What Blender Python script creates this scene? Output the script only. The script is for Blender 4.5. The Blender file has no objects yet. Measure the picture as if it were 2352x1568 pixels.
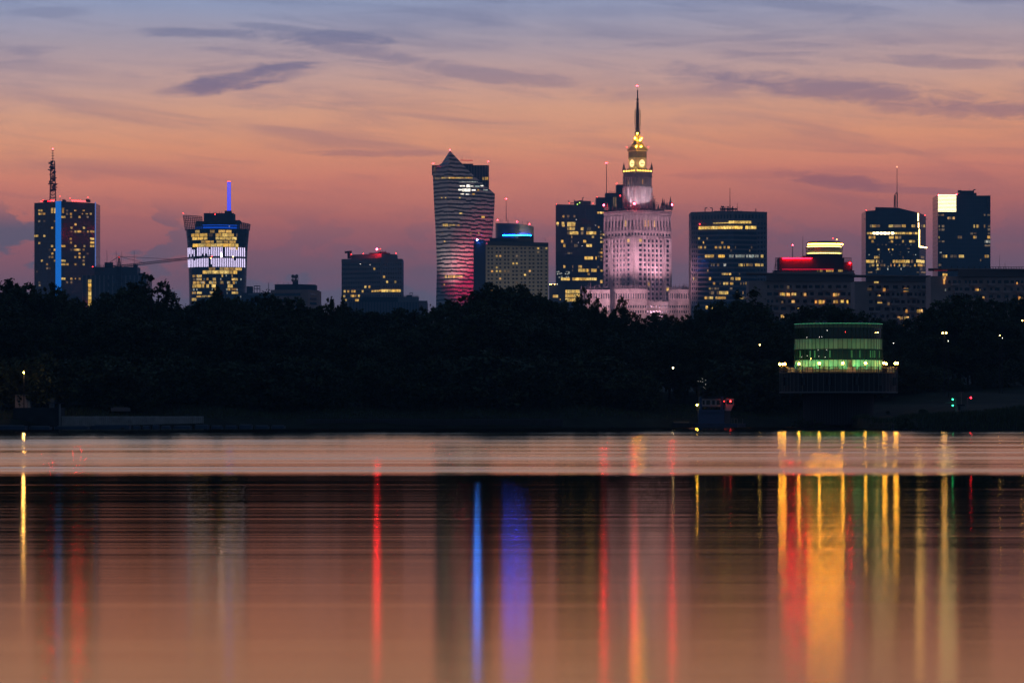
import bpy, bmesh, math, random
from mathutils import Vector, Matrix
random.seed(7)
C = bpy.context.scene.collection
scene = bpy.context.scene
R = math.radians

# ------------------------------------------------------------------ camera, world, exposure
S, H, HOR = 7788.0, 2.5, 935.0        # focal length in picture units (2352 wide), eye height, horizon row
cam_d = bpy.data.cameras.new('camera'); cam = bpy.data.objects.new('camera', cam_d); C.objects.link(cam)
cam.location = (0, 0, H); cam.rotation_euler = (R(90), 0, 0)
cam_d.sensor_width = 36.0; cam_d.lens = S / 2352 * 36.0
cam_d.shift_y = (HOR - 784) / 2352.0
cam_d.clip_start = 1.0; cam_d.clip_end = 20000
scene.camera = cam
vs = scene.view_settings
vs.view_transform = 'Standard'; vs.look = 'None'; vs.exposure = 0; vs.gamma = 1
scene.render.engine = 'CYCLES'
cy = scene.cycles
cy.use_denoising = True; cy.denoiser = 'OPENIMAGEDENOISE'
cy.max_bounces = 5; cy.diffuse_bounces = 2; cy.glossy_bounces = 3; cy.transmission_bounces = 4
cy.transparent_max_bounces = 8; cy.volume_bounces = 0
cy.caustics_reflective = False; cy.caustics_refractive = False
cy.light_sampling_threshold = 0.0; cy.sample_clamp_indirect = 20
cy.use_adaptive_sampling = True; cy.adaptive_threshold = 0.003
cy.use_light_tree = True

def lin(r, g, b, k=1.0):
    f = lambda c: (c / 255 / 12.92) if c <= 10 else (((c / 255 + .055) / 1.055) ** 2.4)
    return (f(r) * k, f(g) * k, f(b) * k, 1)

world = bpy.data.worlds.new('World'); scene.world = world; world.use_nodes = True
NT = world.node_tree; NT.nodes.clear()

class G:
    """tiny node-graph writer"""
    def __init__(s, nt): s.nt = nt
    def n(s, t, **kw):
        nd = s.nt.nodes.new(t)
        for k, v in kw.items(): setattr(nd, k, v)
        return nd
    def put(s, sock, v):
        if hasattr(v, 'links') or isinstance(v, bpy.types.NodeSocket): s.nt.links.new(v, sock)
        else: sock.default_value = v
    def m(s, op, a, b=None, c=None, clamp=False):
        nd = s.n('ShaderNodeMath', operation=op, use_clamp=clamp)
        for i, v in enumerate((a, b, c)):
            if v is not None: s.put(nd.inputs[i], v)
        return nd.outputs[0]
    def comb(s, x, y, z):
        nd = s.n('ShaderNodeCombineXYZ')
        for i, v in enumerate((x, y, z)): s.put(nd.inputs[i], v)
        return nd.outputs[0]
    def sep(s, v):
        nd = s.n('ShaderNodeSeparateXYZ'); s.put(nd.inputs[0], v); return nd.outputs
    def noise(s, vec, scale=1, detail=3, rough=.5, dist=0, col=False):
        nd = s.n('ShaderNodeTexNoise'); s.put(nd.inputs['Vector'], vec)
        for k, v in (('Scale', scale), ('Detail', detail), ('Roughness', rough), ('Distortion', dist)): s.put(nd.inputs[k], v)
        return nd.outputs['Color' if col else 'Fac']
    def ramp(s, fac, stops, interp='LINEAR'):
        nd = s.n('ShaderNodeValToRGB'); s.put(nd.inputs[0], fac); cr = nd.color_ramp; cr.interpolation = interp
        while len(cr.elements) < len(stops): cr.elements.new(.5)
        for e, (p, c) in zip(cr.elements, stops): e.position = p; e.color = c if len(c) == 4 else (*c, 1)
        return nd.outputs[0]
    def rng(s, v, a, b, c=0., d=1., smooth=False):
        nd = s.n('ShaderNodeMapRange'); nd.clamp = True
        if smooth: nd.interpolation_type = 'SMOOTHSTEP'
        for i, x in enumerate((v, a, b, c, d)): s.put(nd.inputs[i], x)
        return nd.outputs[0]
    def mix(s, f, a, b, blend='MIX'):
        nd = s.n('ShaderNodeMix', data_type='RGBA', blend_type=blend)
        s.put(nd.inputs[0], f); s.put(nd.inputs[6], a); s.put(nd.inputs[7], b); return nd.outputs[2]

g = G(NT)
tc = g.n('ShaderNodeTexCoord'); dx, dy, dz = g.sep(tc.outputs['Generated'])
el = g.m('ARCSINE', dz); az = g.m('ARCTAN2', dx, dy)
def ev(v): return (HOR - v) / S / 0.2
warp = g.noise(g.comb(g.m('MULTIPLY', az, 5), g.m('MULTIPLY', el, 30), 0), 1, 3)
el_w = g.m('ADD', g.m('DIVIDE', el, .2), g.m('MULTIPLY', g.m('SUBTRACT', warp, .5), .05))
el_w = g.m('ADD', el_w, g.m('MULTIPLY', az, -.10))
sky = g.ramp(el_w, [(0.0, lin(84, 84, 106)), (ev(690), lin(92, 85, 107)), (ev(620), lin(112, 84, 100)),
    (ev(560), lin(136, 88, 98)), (ev(490), lin(172, 103, 97)), (ev(410), lin(203, 124, 104)), (ev(330), lin(217, 147, 113)),
    (ev(250), lin(214, 157, 128)), (ev(180), lin(196, 158, 148)), (ev(90), lin(168, 155, 166)), (ev(0), lin(148, 157, 186)), (.92, lin(120, 140, 182))])
# cloud veils: thin streaks plus a few long banks, all in azimuth / elevation
def az_of(u): return (u - 1176) / S
def el_of(v): return (HOR - v) / S
n1 = g.noise(g.comb(g.m('MULTIPLY', az, 14), g.m('ADD', g.m('MULTIPLY', el, 130), g.m('MULTIPLY', az, 14)), 3.1), 1, 6, .55, .6)
n2 = g.noise(g.comb(g.m('MULTIPLY', az, 26), g.m('MULTIPLY', el, 210), 7.7), 1, 6, .6, .4)
edge = g.noise(g.comb(g.m('MULTIPLY', az, 60), g.m('MULTIPLY', el, 260), 1.3), 1, 6, .62, .5)
veil = g.m('MULTIPLY', g.rng(n1, .44, .72, 0, .55, True), g.rng(el, el_of(560), el_of(330), .25, 1))
veil2 = g.m('MULTIPLY', g.rng(n2, .48, .74, 0, .5, True), g.rng(el, el_of(420), el_of(180), .0, 1))
cl = g.m('MAXIMUM', veil, veil2)
def bank(u, v, w, h, tilt, amt):
    """one elongated cloud bank"""
    global cl
    a = g.m('SUBTRACT', az, az_of(u)); e = g.m('SUBTRACT', g.m('SUBTRACT', el, el_of(v)), g.m('MULTIPLY', a, tilt))
    q = g.m('ADD', g.m('POWER', g.m('ABSOLUTE', g.m('DIVIDE', a, w * 1.15 / S)), 2), g.m('POWER', g.m('ABSOLUTE', g.m('DIVIDE', e, h * 1.2 / S)), 2))
    q = g.m('ADD', q, g.m('MULTIPLY', g.m('SUBTRACT', edge, .5), 3.0))
    cl = g.m('MAXIMUM', cl, g.rng(q, 1.15, -.1, 0, amt, True))
for b in ((560, 186, 190, 24, .17, .95), (470, 199, 90, 14, .2, .8), (420, 82, 190, 12, .0, .7), (760, 92, 190, 20, -.02, .85), (840, 120, 230, 20, -.16, .6), (640, 72, 110, 10, -.1, .6),
          (2040, 232, 480, 34, -.13, .8), (1750, 205, 240, 18, -.06, .6), (1130, 175, 280, 18, -.12, .55), (2150, 150, 220, 14, -.05, .5), (880, 352, 190, 9, 0, .55), (1930, 418, 150, 18, -.12, .75),
          (2060, 440, 170, 9, -.05, .5), (1700, 405, 230, 12, 0, .3), (1700, 95, 300, 10, .06, .4), (1800, 15, 260, 16, -.07, .5), (2290, 12, 110, 12, 0, .5), (1330, 30, 330, 16, 0, .3), (110, 40, 120, 14, .05, .4)): bank(*b)
cloud_col = g.ramp(el_w, [(0, lin(80, 84, 106)), (ev(560), lin(112, 86, 104)), (ev(420), lin(136, 90, 102)), (ev(300), lin(150, 112, 120)), (ev(180), lin(120, 108, 134)), (ev(60), lin(112, 116, 148)), (1, lin(100, 118, 160))])
sky = g.mix(g.m('MULTIPLY', cl, .95), sky, cloud_col)
# low blue-grey cumulus layer along the skyline
cu = g.noise(g.comb(g.m('MULTIPLY', az, 42), g.m('MULTIPLY', el, 95), 4.4), 1, 7, .58, .2)
cu_l = g.m('MULTIPLY', g.rng(cu, .50, .56, 0, .9, True), g.m('MULTIPLY', g.rng(el, el_of(455), el_of(530), 0, 1), g.rng(az, az_of(520), az_of(260), .25, 1)))
cu_h = g.rng(g.m('ADD', el, g.m('MULTIPLY', g.m('SUBTRACT', cu, .5), -.028)), el_of(655), el_of(662), 0, .75)
sky = g.mix(g.m('MAXIMUM', cu_l, cu_h), sky, lin(88, 86, 106))
# the glow stays in the west; zenith and east are already night blue
zen = g.rng(el, .16, .75, 0, 1, True)
sky = g.mix(zen, sky, (.030, .060, .125, 1))
west = g.rng(dy, -.25, .85, 0, 1, True)
sky = g.mix(west, (.034, .060, .105, 1), sky)
bg = g.n('ShaderNodeBackground'); g.put(bg.inputs['Color'], sky); bg.inputs['Strength'].default_value = 1.36
NT.links.new(bg.outputs[0], g.n('ShaderNodeOutputWorld').inputs['Surface'])
world.cycles.sampling_method = 'MANUAL'; world.cycles.sample_map_resolution = 512

# ------------------------------------------------------------------ helpers
def P(u, v, Y): return Vector(((u - 1176) / S * Y, Y, H + (HOR - v) / S * Y))
def PX(u, Y): return Vector(((u - 1176) / S * Y, Y))
def ZV(v, Y): return H + (HOR - v) / S * Y
def GZ(Y): return ZV(762, Y)                       # level of the city plateau at distance Y

def mat(name, col, rough=.6, spec=.3, metal=0., es=0., ecol=None, var=0., vscale=.2, samp=None):
    m = bpy.data.materials.new(name); m.use_nodes = True
    b = m.node_tree.nodes['Principled BSDF']
    b.inputs['Base Color'].default_value = (*col[:3], 1); b.inputs['Roughness'].default_value = rough
    b.inputs['Specular IOR Level'].default_value = spec; b.inputs['Metallic'].default_value = metal
    if var:
        q = G(m.node_tree); t = q.n('ShaderNodeTexCoord')
        n = q.noise(t.outputs['Object'], vscale, 6, .6)
        q.put(b.inputs['Base Color'], q.mix(q.rng(n, .3, .7), tuple(c * (1 - var) for c in col[:3]) + (1,), tuple(c * (1 + var) for c in col[:3]) + (1,)))
    if es:
        b.inputs['Emission Color'].default_value = (*(ecol or col)[:3], 1); b.inputs['Emission Strength'].default_value = es
        if samp: m.cycles.emission_sampling = samp
    return m

def lit(name, c1, c2, s0, s1, sc=.5, cut=.25, samp='NONE'):
    """a lit room behind glass: uneven brightness inside one pane, different from pane to pane"""
    m = bpy.data.materials.new(name); m.use_nodes = True; q = G(m.node_tree)
    b = m.node_tree.nodes['Principled BSDF']; b.inputs['Base Color'].default_value = (.02, .02, .02, 1); b.inputs['Roughness'].default_value = .2
    oi = q.n('ShaderNodeObjectInfo'); t = q.n('ShaderNodeTexCoord')
    x, y, z = q.sep(t.outputs['Object'])
    n = q.noise(q.comb(x, y, q.m('MULTIPLY', z, .8)), sc, 4, .7)
    k = q.m('MULTIPLY', q.rng(n, cut, .7, .12, 1.25), q.rng(oi.outputs['Random'], 0, 1, s0, s1))
    q.put(b.inputs['Emission Color'], q.mix(q.m('FRACT', q.m('MULTIPLY', oi.outputs['Random'], 7.13)), (*c1, 1), (*c2, 1)))
    q.put(b.inputs['Emission Strength'], k); m.cycles.emission_sampling = samp
    return m

def fac(name, frame, g1, g2, w, h, mort=.12, rough=.18, frough=.6, spec=.5, offset=0., hbias=None):
    """curtain wall: panes w x h metres (UV are metres) between frames"""
    m = bpy.data.materials.new(name); m.use_nodes = True; q = G(m.node_tree); b = m.node_tree.nodes['Principled BSDF']
    uv = q.n('ShaderNodeUVMap'); br = q.n('ShaderNodeTexBrick'); br.offset = offset; br.squash = 1
    q.put(br.inputs['Vector'], uv.outputs[0]); q.put(br.inputs['Scale'], 1.0)
    for k, v in (('Color1', (*g1, 1)), ('Color2', (*g2, 1)), ('Mortar', (*frame, 1)), ('Mortar Size', mort), ('Mortar Smooth', 0.0), ('Brick Width', w), ('Row Height', h), ('Bias', 0.0)): q.put(br.inputs[k], v)
    t = q.n('ShaderNodeTexCoord'); d = q.noise(t.outputs['Object'], .06, 5, .6)
    q.put(b.inputs['Base Color'], q.mix(q.rng(d, .3, .7, .0, .5), br.outputs['Color'], (.0, .0, .0, 1), 'MIX') if False else br.outputs['Color'])
    q.put(b.inputs['Roughness'], q.rng(br.outputs['Fac'], 0, 1, rough, frough)); b.inputs['Specular IOR Level'].default_value = spec
    return m

class MB:
    def __init__(s): s.v = []; s.f = []; s.uv = []
    def face(s, pts, uv=None):
        i = len(s.v); s.v += [Vector(p) for p in pts]; s.f.append(tuple(range(i, i + len(pts))))
        s.uv.append(uv or [(p[0], p[2] if len(p) > 2 else p[1]) for p in pts])
    def hexa(s, p):          # p: 4 bottom then 4 top
        for q in ((0, 1, 5, 4), (1, 2, 6, 5), (2, 3, 7, 6), (3, 0, 4, 7), (4, 5, 6, 7), (3, 2, 1, 0)): s.face([p[k] for k in q])
        return s
    def box(s, c, d, rz=0.):
        c = Vector(c); x, y, z = d[0] / 2, d[1] / 2, d[2] / 2; ca, sa = math.cos(rz), math.sin(rz)
        r = lambda a, b, e: c + Vector((a * ca - b * sa, a * sa + b * ca, e))
        return s.hexa([r(-x, -y, -z), r(x, -y, -z), r(x, y, -z), r(-x, y, -z), r(-x, -y, z), r(x, -y, z), r(x, y, z), r(-x, y, z)])
    def prism(s, pts, z0, zt):
        """pts: plan polygon; zt a number or one height per corner"""
        n = len(pts); t = zt if isinstance(zt, (list, tuple)) else [zt] * n; d = 0.
        for i in range(n):
            a, b = Vector(pts[i][:2]), Vector(pts[(i + 1) % n][:2]); j = (i + 1) % n; L = (b - a).length
            s.face([(a.x, a.y, z0), (b.x, b.y, z0), (b.x, b.y, t[j]), (a.x, a.y, t[i])], [(d, z0), (d + L, z0), (d + L, t[j]), (d, t[i])]); d += L
        s.face([(p[0], p[1], t[i]) for i, p in enumerate(pts)]); s.face([(p[0], p[1], z0) for p in reversed(pts)])
        return s
    def tube(s, a, b, r0, r1=None, n=6):
        a, b = Vector(a), Vector(b); r1 = r0 if r1 is None else r1; d = (b - a).normalized()
        u = d.cross(Vector((0, 0, 1)) if abs(d.z) < .9 else Vector((1, 0, 0))).normalized(); w = d.cross(u)
        ring = lambda c, r: [c + (u * math.cos(k * 2 * math.pi / n) + w * math.sin(k * 2 * math.pi / n)) * r for k in range(n)]
        A, B = ring(a, r0), ring(b, r1)
        for k in range(n): s.face([A[k], A[(k + 1) % n], B[(k + 1) % n], B[k]])
        s.face(B); s.face(A[::-1]); return s
    def lathe(s, c, prof, n=24, a0=0., a1=2 * math.pi, ry=1., cap=True):
        c = Vector(c); full = abs(a1 - a0 - 2 * math.pi) < 1e-4
        an = [a0 + (a1 - a0) * k / n for k in range(n + 1)]
        for (r0, z0), (r1, z1) in zip(prof, prof[1:]):
            for k in range(n):
                q = lambda r, z, a: c + Vector((r * math.cos(a), r * ry * math.sin(a), z))
                s.face([q(r0, z0, an[k]), q(r0, z0, an[k + 1]), q(r1, z1, an[k + 1]), q(r1, z1, an[k])],
                       [(r0 * an[k], z0), (r0 * an[k + 1], z0), (r0 * an[k + 1], z1), (r0 * an[k], z1)])
        if cap:
            for r, z in (prof[0], prof[-1]):
                if r > 1e-3: s.face([c + Vector((r * math.cos(a), r * ry * math.sin(a), z)) for a in (an[:-1] if full else an)])
        return s
    def ball(s, c, r, n=8):
        return s.lathe(c, [(r * math.sin(k * math.pi / n) + 1e-4, -r * math.cos(k * math.pi / n)) for k in range(n + 1)], n=n + 2, cap=False)
    def build(s, name, m, parent=None, smooth=False, weld=True):
        me = bpy.data.meshes.new(name); off = parent_loc(parent) if parent else Vector()
        me.from_pydata([v - off for v in s.v], [], s.f)
        uvl = me.uv_layers.new(name='UVMap'); flat = [c for f in s.uv for q in f for c in q]
        uvl.data.foreach_set('uv', flat)
        if weld:
            bm = bmesh.new(); bm.from_mesh(me); bmesh.ops.remove_doubles(bm, verts=bm.verts, dist=1e-4)
            bmesh.ops.recalc_face_normals(bm, faces=bm.faces); bm.to_mesh(me); bm.free()
        if smooth: me.polygons.foreach_set('use_smooth', [True] * len(me.polygons))
        me.materials.append(m); o = bpy.data.objects.new(name, me); C.objects.link(o)
        if parent: o.parent = parent
        return o
def parent_loc(o):
    v = Vector()
    while o: v += o.location; o = o.parent
    return v
def tag(o, label=None, cat=None, group=None, kind=None):
    for k, v in (('label', label), ('category', cat), ('group', group), ('kind', kind)):
        if v: o[k] = v
    return o
def thing(name, label, cat, loc, group=None):
    o = bpy.data.objects.new(name, None); C.objects.link(o); o.location = loc; o.empty_display_size = 1
    return tag(o, label, cat, group)
def copy_tree(o, parent=None):
    c = o.copy(); C.objects.link(c)
    if parent: c.parent = parent
    for ch in list(o.children): copy_tree(ch, c)
    return c

class Face:
    """one vertical wall between two plan points given as (picture column, distance)"""
    def __init__(s, A, B):
        s.a, s.b = PX(*A), PX(*B); d = (s.b - s.a).normalized(); s.d = d; s.n = Vector((d.y, -d.x))
        if s.n.y > 0: s.n = -s.n
    def pt(s, u):
        k = (u - 1176) / S; d = s.b - s.a; den = d.x - k * d.y
        t = (k * s.a.y - s.a.x) / den; return s.a + d * t
    def at(s, u, v, out=0.):
        p = s.pt(u); q = p + s.n * out; return Vector((q.x, q.y, ZV(v, p.y)))
    def slab(s, mb, u0, v0, u1, v1, out=.2, inn=.1):
        p, q = s.pt(u0), s.pt(u1); ym = (p.y + q.y) / 2; zt, zb = ZV(v0, ym), ZV(v1, ym); o, i = s.n * out, -s.n * inn
        a, b, c, d = p + o, q + o, q + i, p + i
        mb.hexa([(w.x, w.y, zb) for w in (a, b, c, d)] + [(w.x, w.y, zt) for w in (a, b, c, d)]); return mb
    def win(s, root, u, v, w, h, m, out=.2, name='lit_window'):
        return s.slab(MB(), u - w / 2, v - h / 2, u + w / 2, v + h / 2, out).build(name, m, root)
    def row(s, root, v, u0, u1, pw, h, m, fill=.82, keep=1., out=.2, name='lit_window', alt=None):
        n = max(1, round((u1 - u0) / pw)); st = (u1 - u0) / n
        for k in range(n):
            if random.random() <= keep:
                mm = m if not alt or random.random() > .35 else alt
                s.win(root, u0 + (k + .5) * st, v, st * fill, h, mm, out, name)

def block(root, name, m, front, vtop, back, vbot=None, ref=0):
    """building volume: front is its visible plan line, left to right; back its depth in metres"""
    pts = [PX(*p) for p in front]
    bk = [pts[-1] + Vector((0, back)), pts[0] + Vector((0, back))]
    Y = front[ref][1]
    return MB().prism(pts + bk, GZ(min(p[1] for p in front)) - 3 if vbot is None else ZV(vbot, Y), ZV(vtop, Y)).build(name, m, root)

def lamp_ball(root, u, v, Y, r, m, name='warning_light'):
    return MB().ball(P(u, v, Y), r * Y / S, 6).build(name, m, root, True)
def spot(name, loc, target, power, col, size=60, blend=.8, rad=1.):
    l = bpy.data.lights.new(name, 'SPOT'); l.energy = power; l.color = col; l.spot_size = R(size); l.spot_blend = blend; l.shadow_soft_size = rad
    o = bpy.data.objects.new(name, l); C.objects.link(o); o.location = loc
    o.rotation_euler = (Vector(target) - Vector(loc)).to_track_quat('-Z', 'Y').to_euler(); return o
def lattice(mb, base, top, w0, w1, n, r):
    """square lattice mast with cross bracing"""
    base, top = Vector(base), Vector(top); k4 = ((-1, -1), (1, -1), (1, 1), (-1, 1))
    cor = lambda t, k: base.lerp(top, t) + Vector((k4[k % 4][0], k4[k % 4][1], 0)) * ((w0 + (w1 - w0) * t) / 2)
    for k in range(4): mb.tube(cor(0, k), cor(1, k), r, n=4)
    for i in range(n):
        for k in range(4):
            mb.tube(cor(i / n, k), cor((i + 1) / n, k + 1), r * .7, n=4); mb.tube(cor((i + 1) / n, k), cor((i + 1) / n, k + 1), r * .7, n=4)
    return mb

# ------------------------------------------------------------------ materials
M = {}
M['tree'] = None
YEL = ((1, .49, .07), (1, .68, .20))
M['warm'] = lit('lit_room_warm', *YEL, .3, 1.2)
M['hot'] = lit('lit_room_bright', (1, .54, .075), (1, .69, .20), .65, 1.6)
M['orange'] = lit('lit_room_orange', (1, .42, .08), (1, .58, .2), .5, 1.6)
M['dim'] = lit('lit_room_dim', (1, .55, .2), (1, .7, .4), .06, .3)
M['cool'] = lit('lit_room_cool', (.75, .9, .8), (1, .95, .8), .3, 1.0, 2., .4)
M['white'] = lit('lit_room_white', (1, .9, .72), (1, .95, .85), 1.2, 4, .3, .3)
M['streak_boost'] = lit('added_streak_pane', (1, .74, .36), (1, .80, .46), 14, 22, .3, .3, 'AUTO')  # over-bright panes, added to stand in for a sign's reflection
def lampm(name, col, es, samp=None): return mat(name, (.05, .05, .05), .4, .3, 0, es, col, samp=samp)
M['red'] = lampm('red_warning_lamp', (1, .018, .03), 80)
M['red_dim'] = lampm('red_small_lamp', (1, .03, .03), 18, 'NONE')
M['red_big'] = lampm('red_strong_lamp', (1, .010, .025), 480)
M['globe'] = lampm('warm_globe_lamp', (1, .60, .16), 30)
M['sodium'] = lampm('sodium_lamp', (1, .55, .13), 40)
M['whitelamp'] = lampm('white_lamp', (1, .9, .7), 12)
M['pin'] = lampm('small_white_lamp', (1, .95, .85), 3, 'NONE')
M['steel'] = mat('dark_steel', (.02, .022, .027), .5, .4, .3)
M['roof'] = mat('dark_roof', (.03, .033, .04), .8, .2, var=.3)
M['black_glass'] = mat('unlit_window_glass', (.010, .013, .018), .15, .5)
M['conc'] = mat('grey_concrete', (.16, .155, .16), .8, .2, var=.2, vscale=.15)
# ------------------------------------------------------------------ ground and water
def shore0(x): return max(352, min(470, 383 + (x + 56) * .60))
def shore(x):
    s = shore0(x)
    if x > 41:                                       # grassy spit at the right
        t = min(1, (x - 41) / 3.); t = t * t * (3 - 2 * t); s = s * (1 - t) + (361 - .15 * min(40, x - 41)) * t
    return s
def bank(x, y):
    d = y - shore(x)
    if d < 0: return max(-3, d * .3)
    spit = x > 40 and d < 34
    z = .55 * min(d, 2.) + .085 * max(0, min(d - 2, 40.)) 
    if x > 41:
        k = min(1, (x - 41) / 22.); z = min(.25 * d, .9 + 1.6 * k) if d < 60 else .9 + 1.6 * k + .05 * min(d - 60, 60)
    return z
def ground_z(x, y):
    b = bank(x, y) + .25 * math.sin(x * .31 + y * .17) * (1 if y > shore(x) + 3 else 0)
    if y > 520:
        t = min(1, (y - 520) / 260.); t = t * t * (3 - 2 * t); b = b * (1 - t) + GZ(y) * t
    return b
mb = MB()
xs = [-2600, -1500, -900, -500, -300, -200, -140] + [-100 + 4 * k for k in range(33)] + [32 + 1.5 * k for k in range(40)] + [96, 105, 120, 150, 200, 300, 500, 900, 1500, 2600]
ys = [330] + [340 + 3 * k for k in range(64)] + [540, 560, 590, 620, 660, 700, 750, 800, 900, 1100, 1400, 1800, 2400, 3200, 4200, 6000, 9000]
V = [[(x, y, ground_z(x, y)) for x in xs] for y in ys]
for j in range(len(ys) - 1):
    for i in range(len(xs) - 1): mb.face([V[j][i], V[j][i + 1], V[j + 1][i + 1], V[j + 1][i]])
gm = mat('bank_grass_and_soil', (.018, .021, .013), .95, .1, var=.5, vscale=.35)
tag(mb.build('ground', gm, None, True), kind='structure')

wm = bpy.data.materials.new('river_water'); wm.use_nodes = True; q = G(wm.node_tree); wm.node_tree.nodes.clear()
geo = q.n('ShaderNodeNewGeometry'); px, py, pz = q.sep(geo.outputs['Position'])
# calm water near the eye, a wind-ruffled belt beyond 127 m; long low swell lines across the river
wob = q.noise(q.comb(q.m('MULTIPLY', px, .02), q.m('MULTIPLY', py, .02), 0), 1, 2)
ruf = q.rng(q.m('ADD', py, q.m('MULTIPLY', q.m('SUBTRACT', wob, .5), 6)), 119, 134, 0, 1, True)
l1 = q.noise(q.comb(q.m('MULTIPLY', px, .018), q.m('MULTIPLY', py, .55), 0), 1, 5, .62)
l2 = q.noise(q.comb(q.m('MULTIPLY', px, .006), q.m('MULTIPLY', py, .16), 5.), 1, 4, .6)
l3 = q.noise(q.comb(q.m('MULTIPLY', px, .03), q.m('MULTIPLY', py, 1.5), 9.), 1, 4, .6)
sp = q.noise(q.comb(q.m('MULTIPLY', px, .01), q.m('MULTIPLY', py, .45), 2.), 1, 4, .6)
spike = q.m('POWER', q.rng(sp, .5, .72), 2.0)
mid = q.m('MULTIPLY', q.rng(py, 45, 80, .22, 1, True), q.m('SUBTRACT', 1, ruf))
calm = q.m('ADD', q.m('MULTIPLY', q.m('SUBTRACT', l3, .5), .030), q.m('MULTIPLY', q.m('SUBTRACT', l1, .5), .034))
calm = q.m('MULTIPLY', calm, mid)
calm = q.m('SUBTRACT', calm, q.m('MULTIPLY', spike, q.m('MULTIPLY', mid, .02)))
far = q.m('ADD', q.m('MULTIPLY', q.m('SUBTRACT', l1, .5), .075), q.m('MULTIPLY', q.m('SUBTRACT', q.noise(q.comb(q.m('MULTIPLY', px, .005), q.m('MULTIPLY', py, .05), 11.), 1, 6, .72), .5), .13))
far = q.m("SUBTRACT", far, .030)
ny = q.m('ADD', q.m('ADD', calm, q.rng(ruf, 0, 1, .0028, 0)), q.m('MULTIPLY', ruf, far))
nrm = q.n('ShaderNodeVectorMath', operation='NORMALIZE'); q.put(nrm.inputs[0], q.comb(0., ny, 1.))
rough = q.m('ADD', q.rng(ruf, 0, 1, 0, .032), q.rng(py, 30, 118, .106, .092))
gl = q.n('ShaderNodeBsdfGlossy', distribution='BECKMANN'); q.put(gl.inputs['Color'], q.mix(ruf, (1.0, .935, .63, 1), (1.0, .97, .77, 1))); q.put(gl.inputs['Roughness'], rough); q.put(gl.inputs['Normal'], nrm.outputs[0])
df = q.n('ShaderNodeBsdfDiffuse'); q.put(df.inputs['Color'], (.012, .016, .018, 1))
fr = q.n('ShaderNodeFresnel'); q.put(fr.inputs['IOR'], 1.5); q.put(fr.inputs['Normal'], nrm.outputs[0])
mx = q.n('ShaderNodeMixShader'); q.put(mx.inputs[0], fr.outputs[0]); q.put(mx.inputs[1], df.outputs[0]); q.put(mx.inputs[2], gl.outputs[0])
wm.node_tree.links.new(mx.outputs[0], q.n('ShaderNodeOutputMaterial').inputs['Surface'])
mb = MB(); mb.face([(-3000, -150, 0), (3000, -150, 0), (3000, 480, 0), (-3000, 480, 0)])
tag(mb.build('river_water', wm), kind='structure')
# ------------------------------------------------------------------ skyline, from left to right
def Z(x0, y0, k): return lambda x, y: (x0 + x / k, y0 + y / k)
m_u = lambda Y: Y / S                                 # metres per picture unit at distance Y
def mast(root, u, v0, v1, Y, r0, r1, name='antenna_mast', m=None, n=5):
    return MB().tube(P(u, v1, Y), P(u, v0, Y), r0 * m_u(Y), r1 * m_u(Y), n).build(name, m or M['steel'], root)
def rbox(root, name, m, u0, u1, v0, v1, Y, dep, wsc=1.):
    a, b = PX(u0, Y), PX(u1, Y)
    return MB().prism([a, b, b + Vector((0, dep)), a + Vector((0, dep))], ZV(v1, Y), ZV(v0, Y)).build(name, m, root)
GLASS = fac('black_glass_curtain_wall', (.010, .013, .019), (.012, .016, .022), (.020, .026, .034), 1.6, 3.4, .14, .12, .45, .5)

# --- dark slab tower with blue light column and lattice antenna
z1 = Z(49, 306.2, 3.556)
Y = 3000
t = thing('office_tower', 'dark office slab with a bright blue vertical light column and tall lattice antenna on top', 'office tower', (*PX(149, Y + 20), GZ(Y)))
A, B, D = (78.8, Y + 26), (141, Y), (219.6, Y + 30)
block(t, 'facade', GLASS, [A, B, D], 462.3, 34, ref=1)
f1, f2 = Face(A, B), Face(B, D)
M['blue'] = mat('blue_light_column', (.02, .05, .1), .4, .3, 0, .8, (.010, .20, .80))
M['bluewhite'] = mat('pale_blue_edge_light', (.02, .05, .1), .4, .3, 0, .55, (.20, .32, .9))
mb = MB(); f1.slab(mb, 129, 462, 140.6, 690, .8); mb.build('light_column', M['blue'], t)
f2.slab(MB(), 218.0, 464, 219.5, 612, .5).build('edge_light', M['bluewhite'], t)
rl = mat('added_red_streak_strip', (.1, .02, .02), .5, .3, 0, 160, (1, .003, .006))  # stand-ins for rooftop signs, added for their red streaks on the water
f1.slab(MB(), 95, 461.6, 125, 462.1, .35).build('added_red_strip', rl, t)
f2.slab(MB(), 164, 461.7, 206, 462.2, .35).build('added_red_strip', rl, t)
mb = MB(); f1.slab(mb, 79, 468, 129, 478, .15); mb.build('crown_band', M['black_glass'], t)
wr = {631: '147 167 252t 275t 340t 373d 437s 447s 503s 512s', 658: '148 167 188 373d 405 498s 530s 540s 567', 684: '343w 406 475 541d', 718: '147d 189d 275d', 744: '442', 772: '252 409 511', 802: '408d 441 466 480 510d 545 580w', 838: '122w 189', 862: '403 578w', 892: '405 578w', 897: '148', 921: '252 343w 441 514 578w', 951: '232d 273 408d 434 447 460 474 508', 982: '254 475 541d', 1011: '232d 254 441 475 511', 1040: '169 275 343w 508d', 1070: '211 343w 376 441 509', 1102: '212d 232d', 1187: '343w 408 441s 475', 1217: '148d 373d 408d', 1130: '128d', 1240: '150d'}
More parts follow.
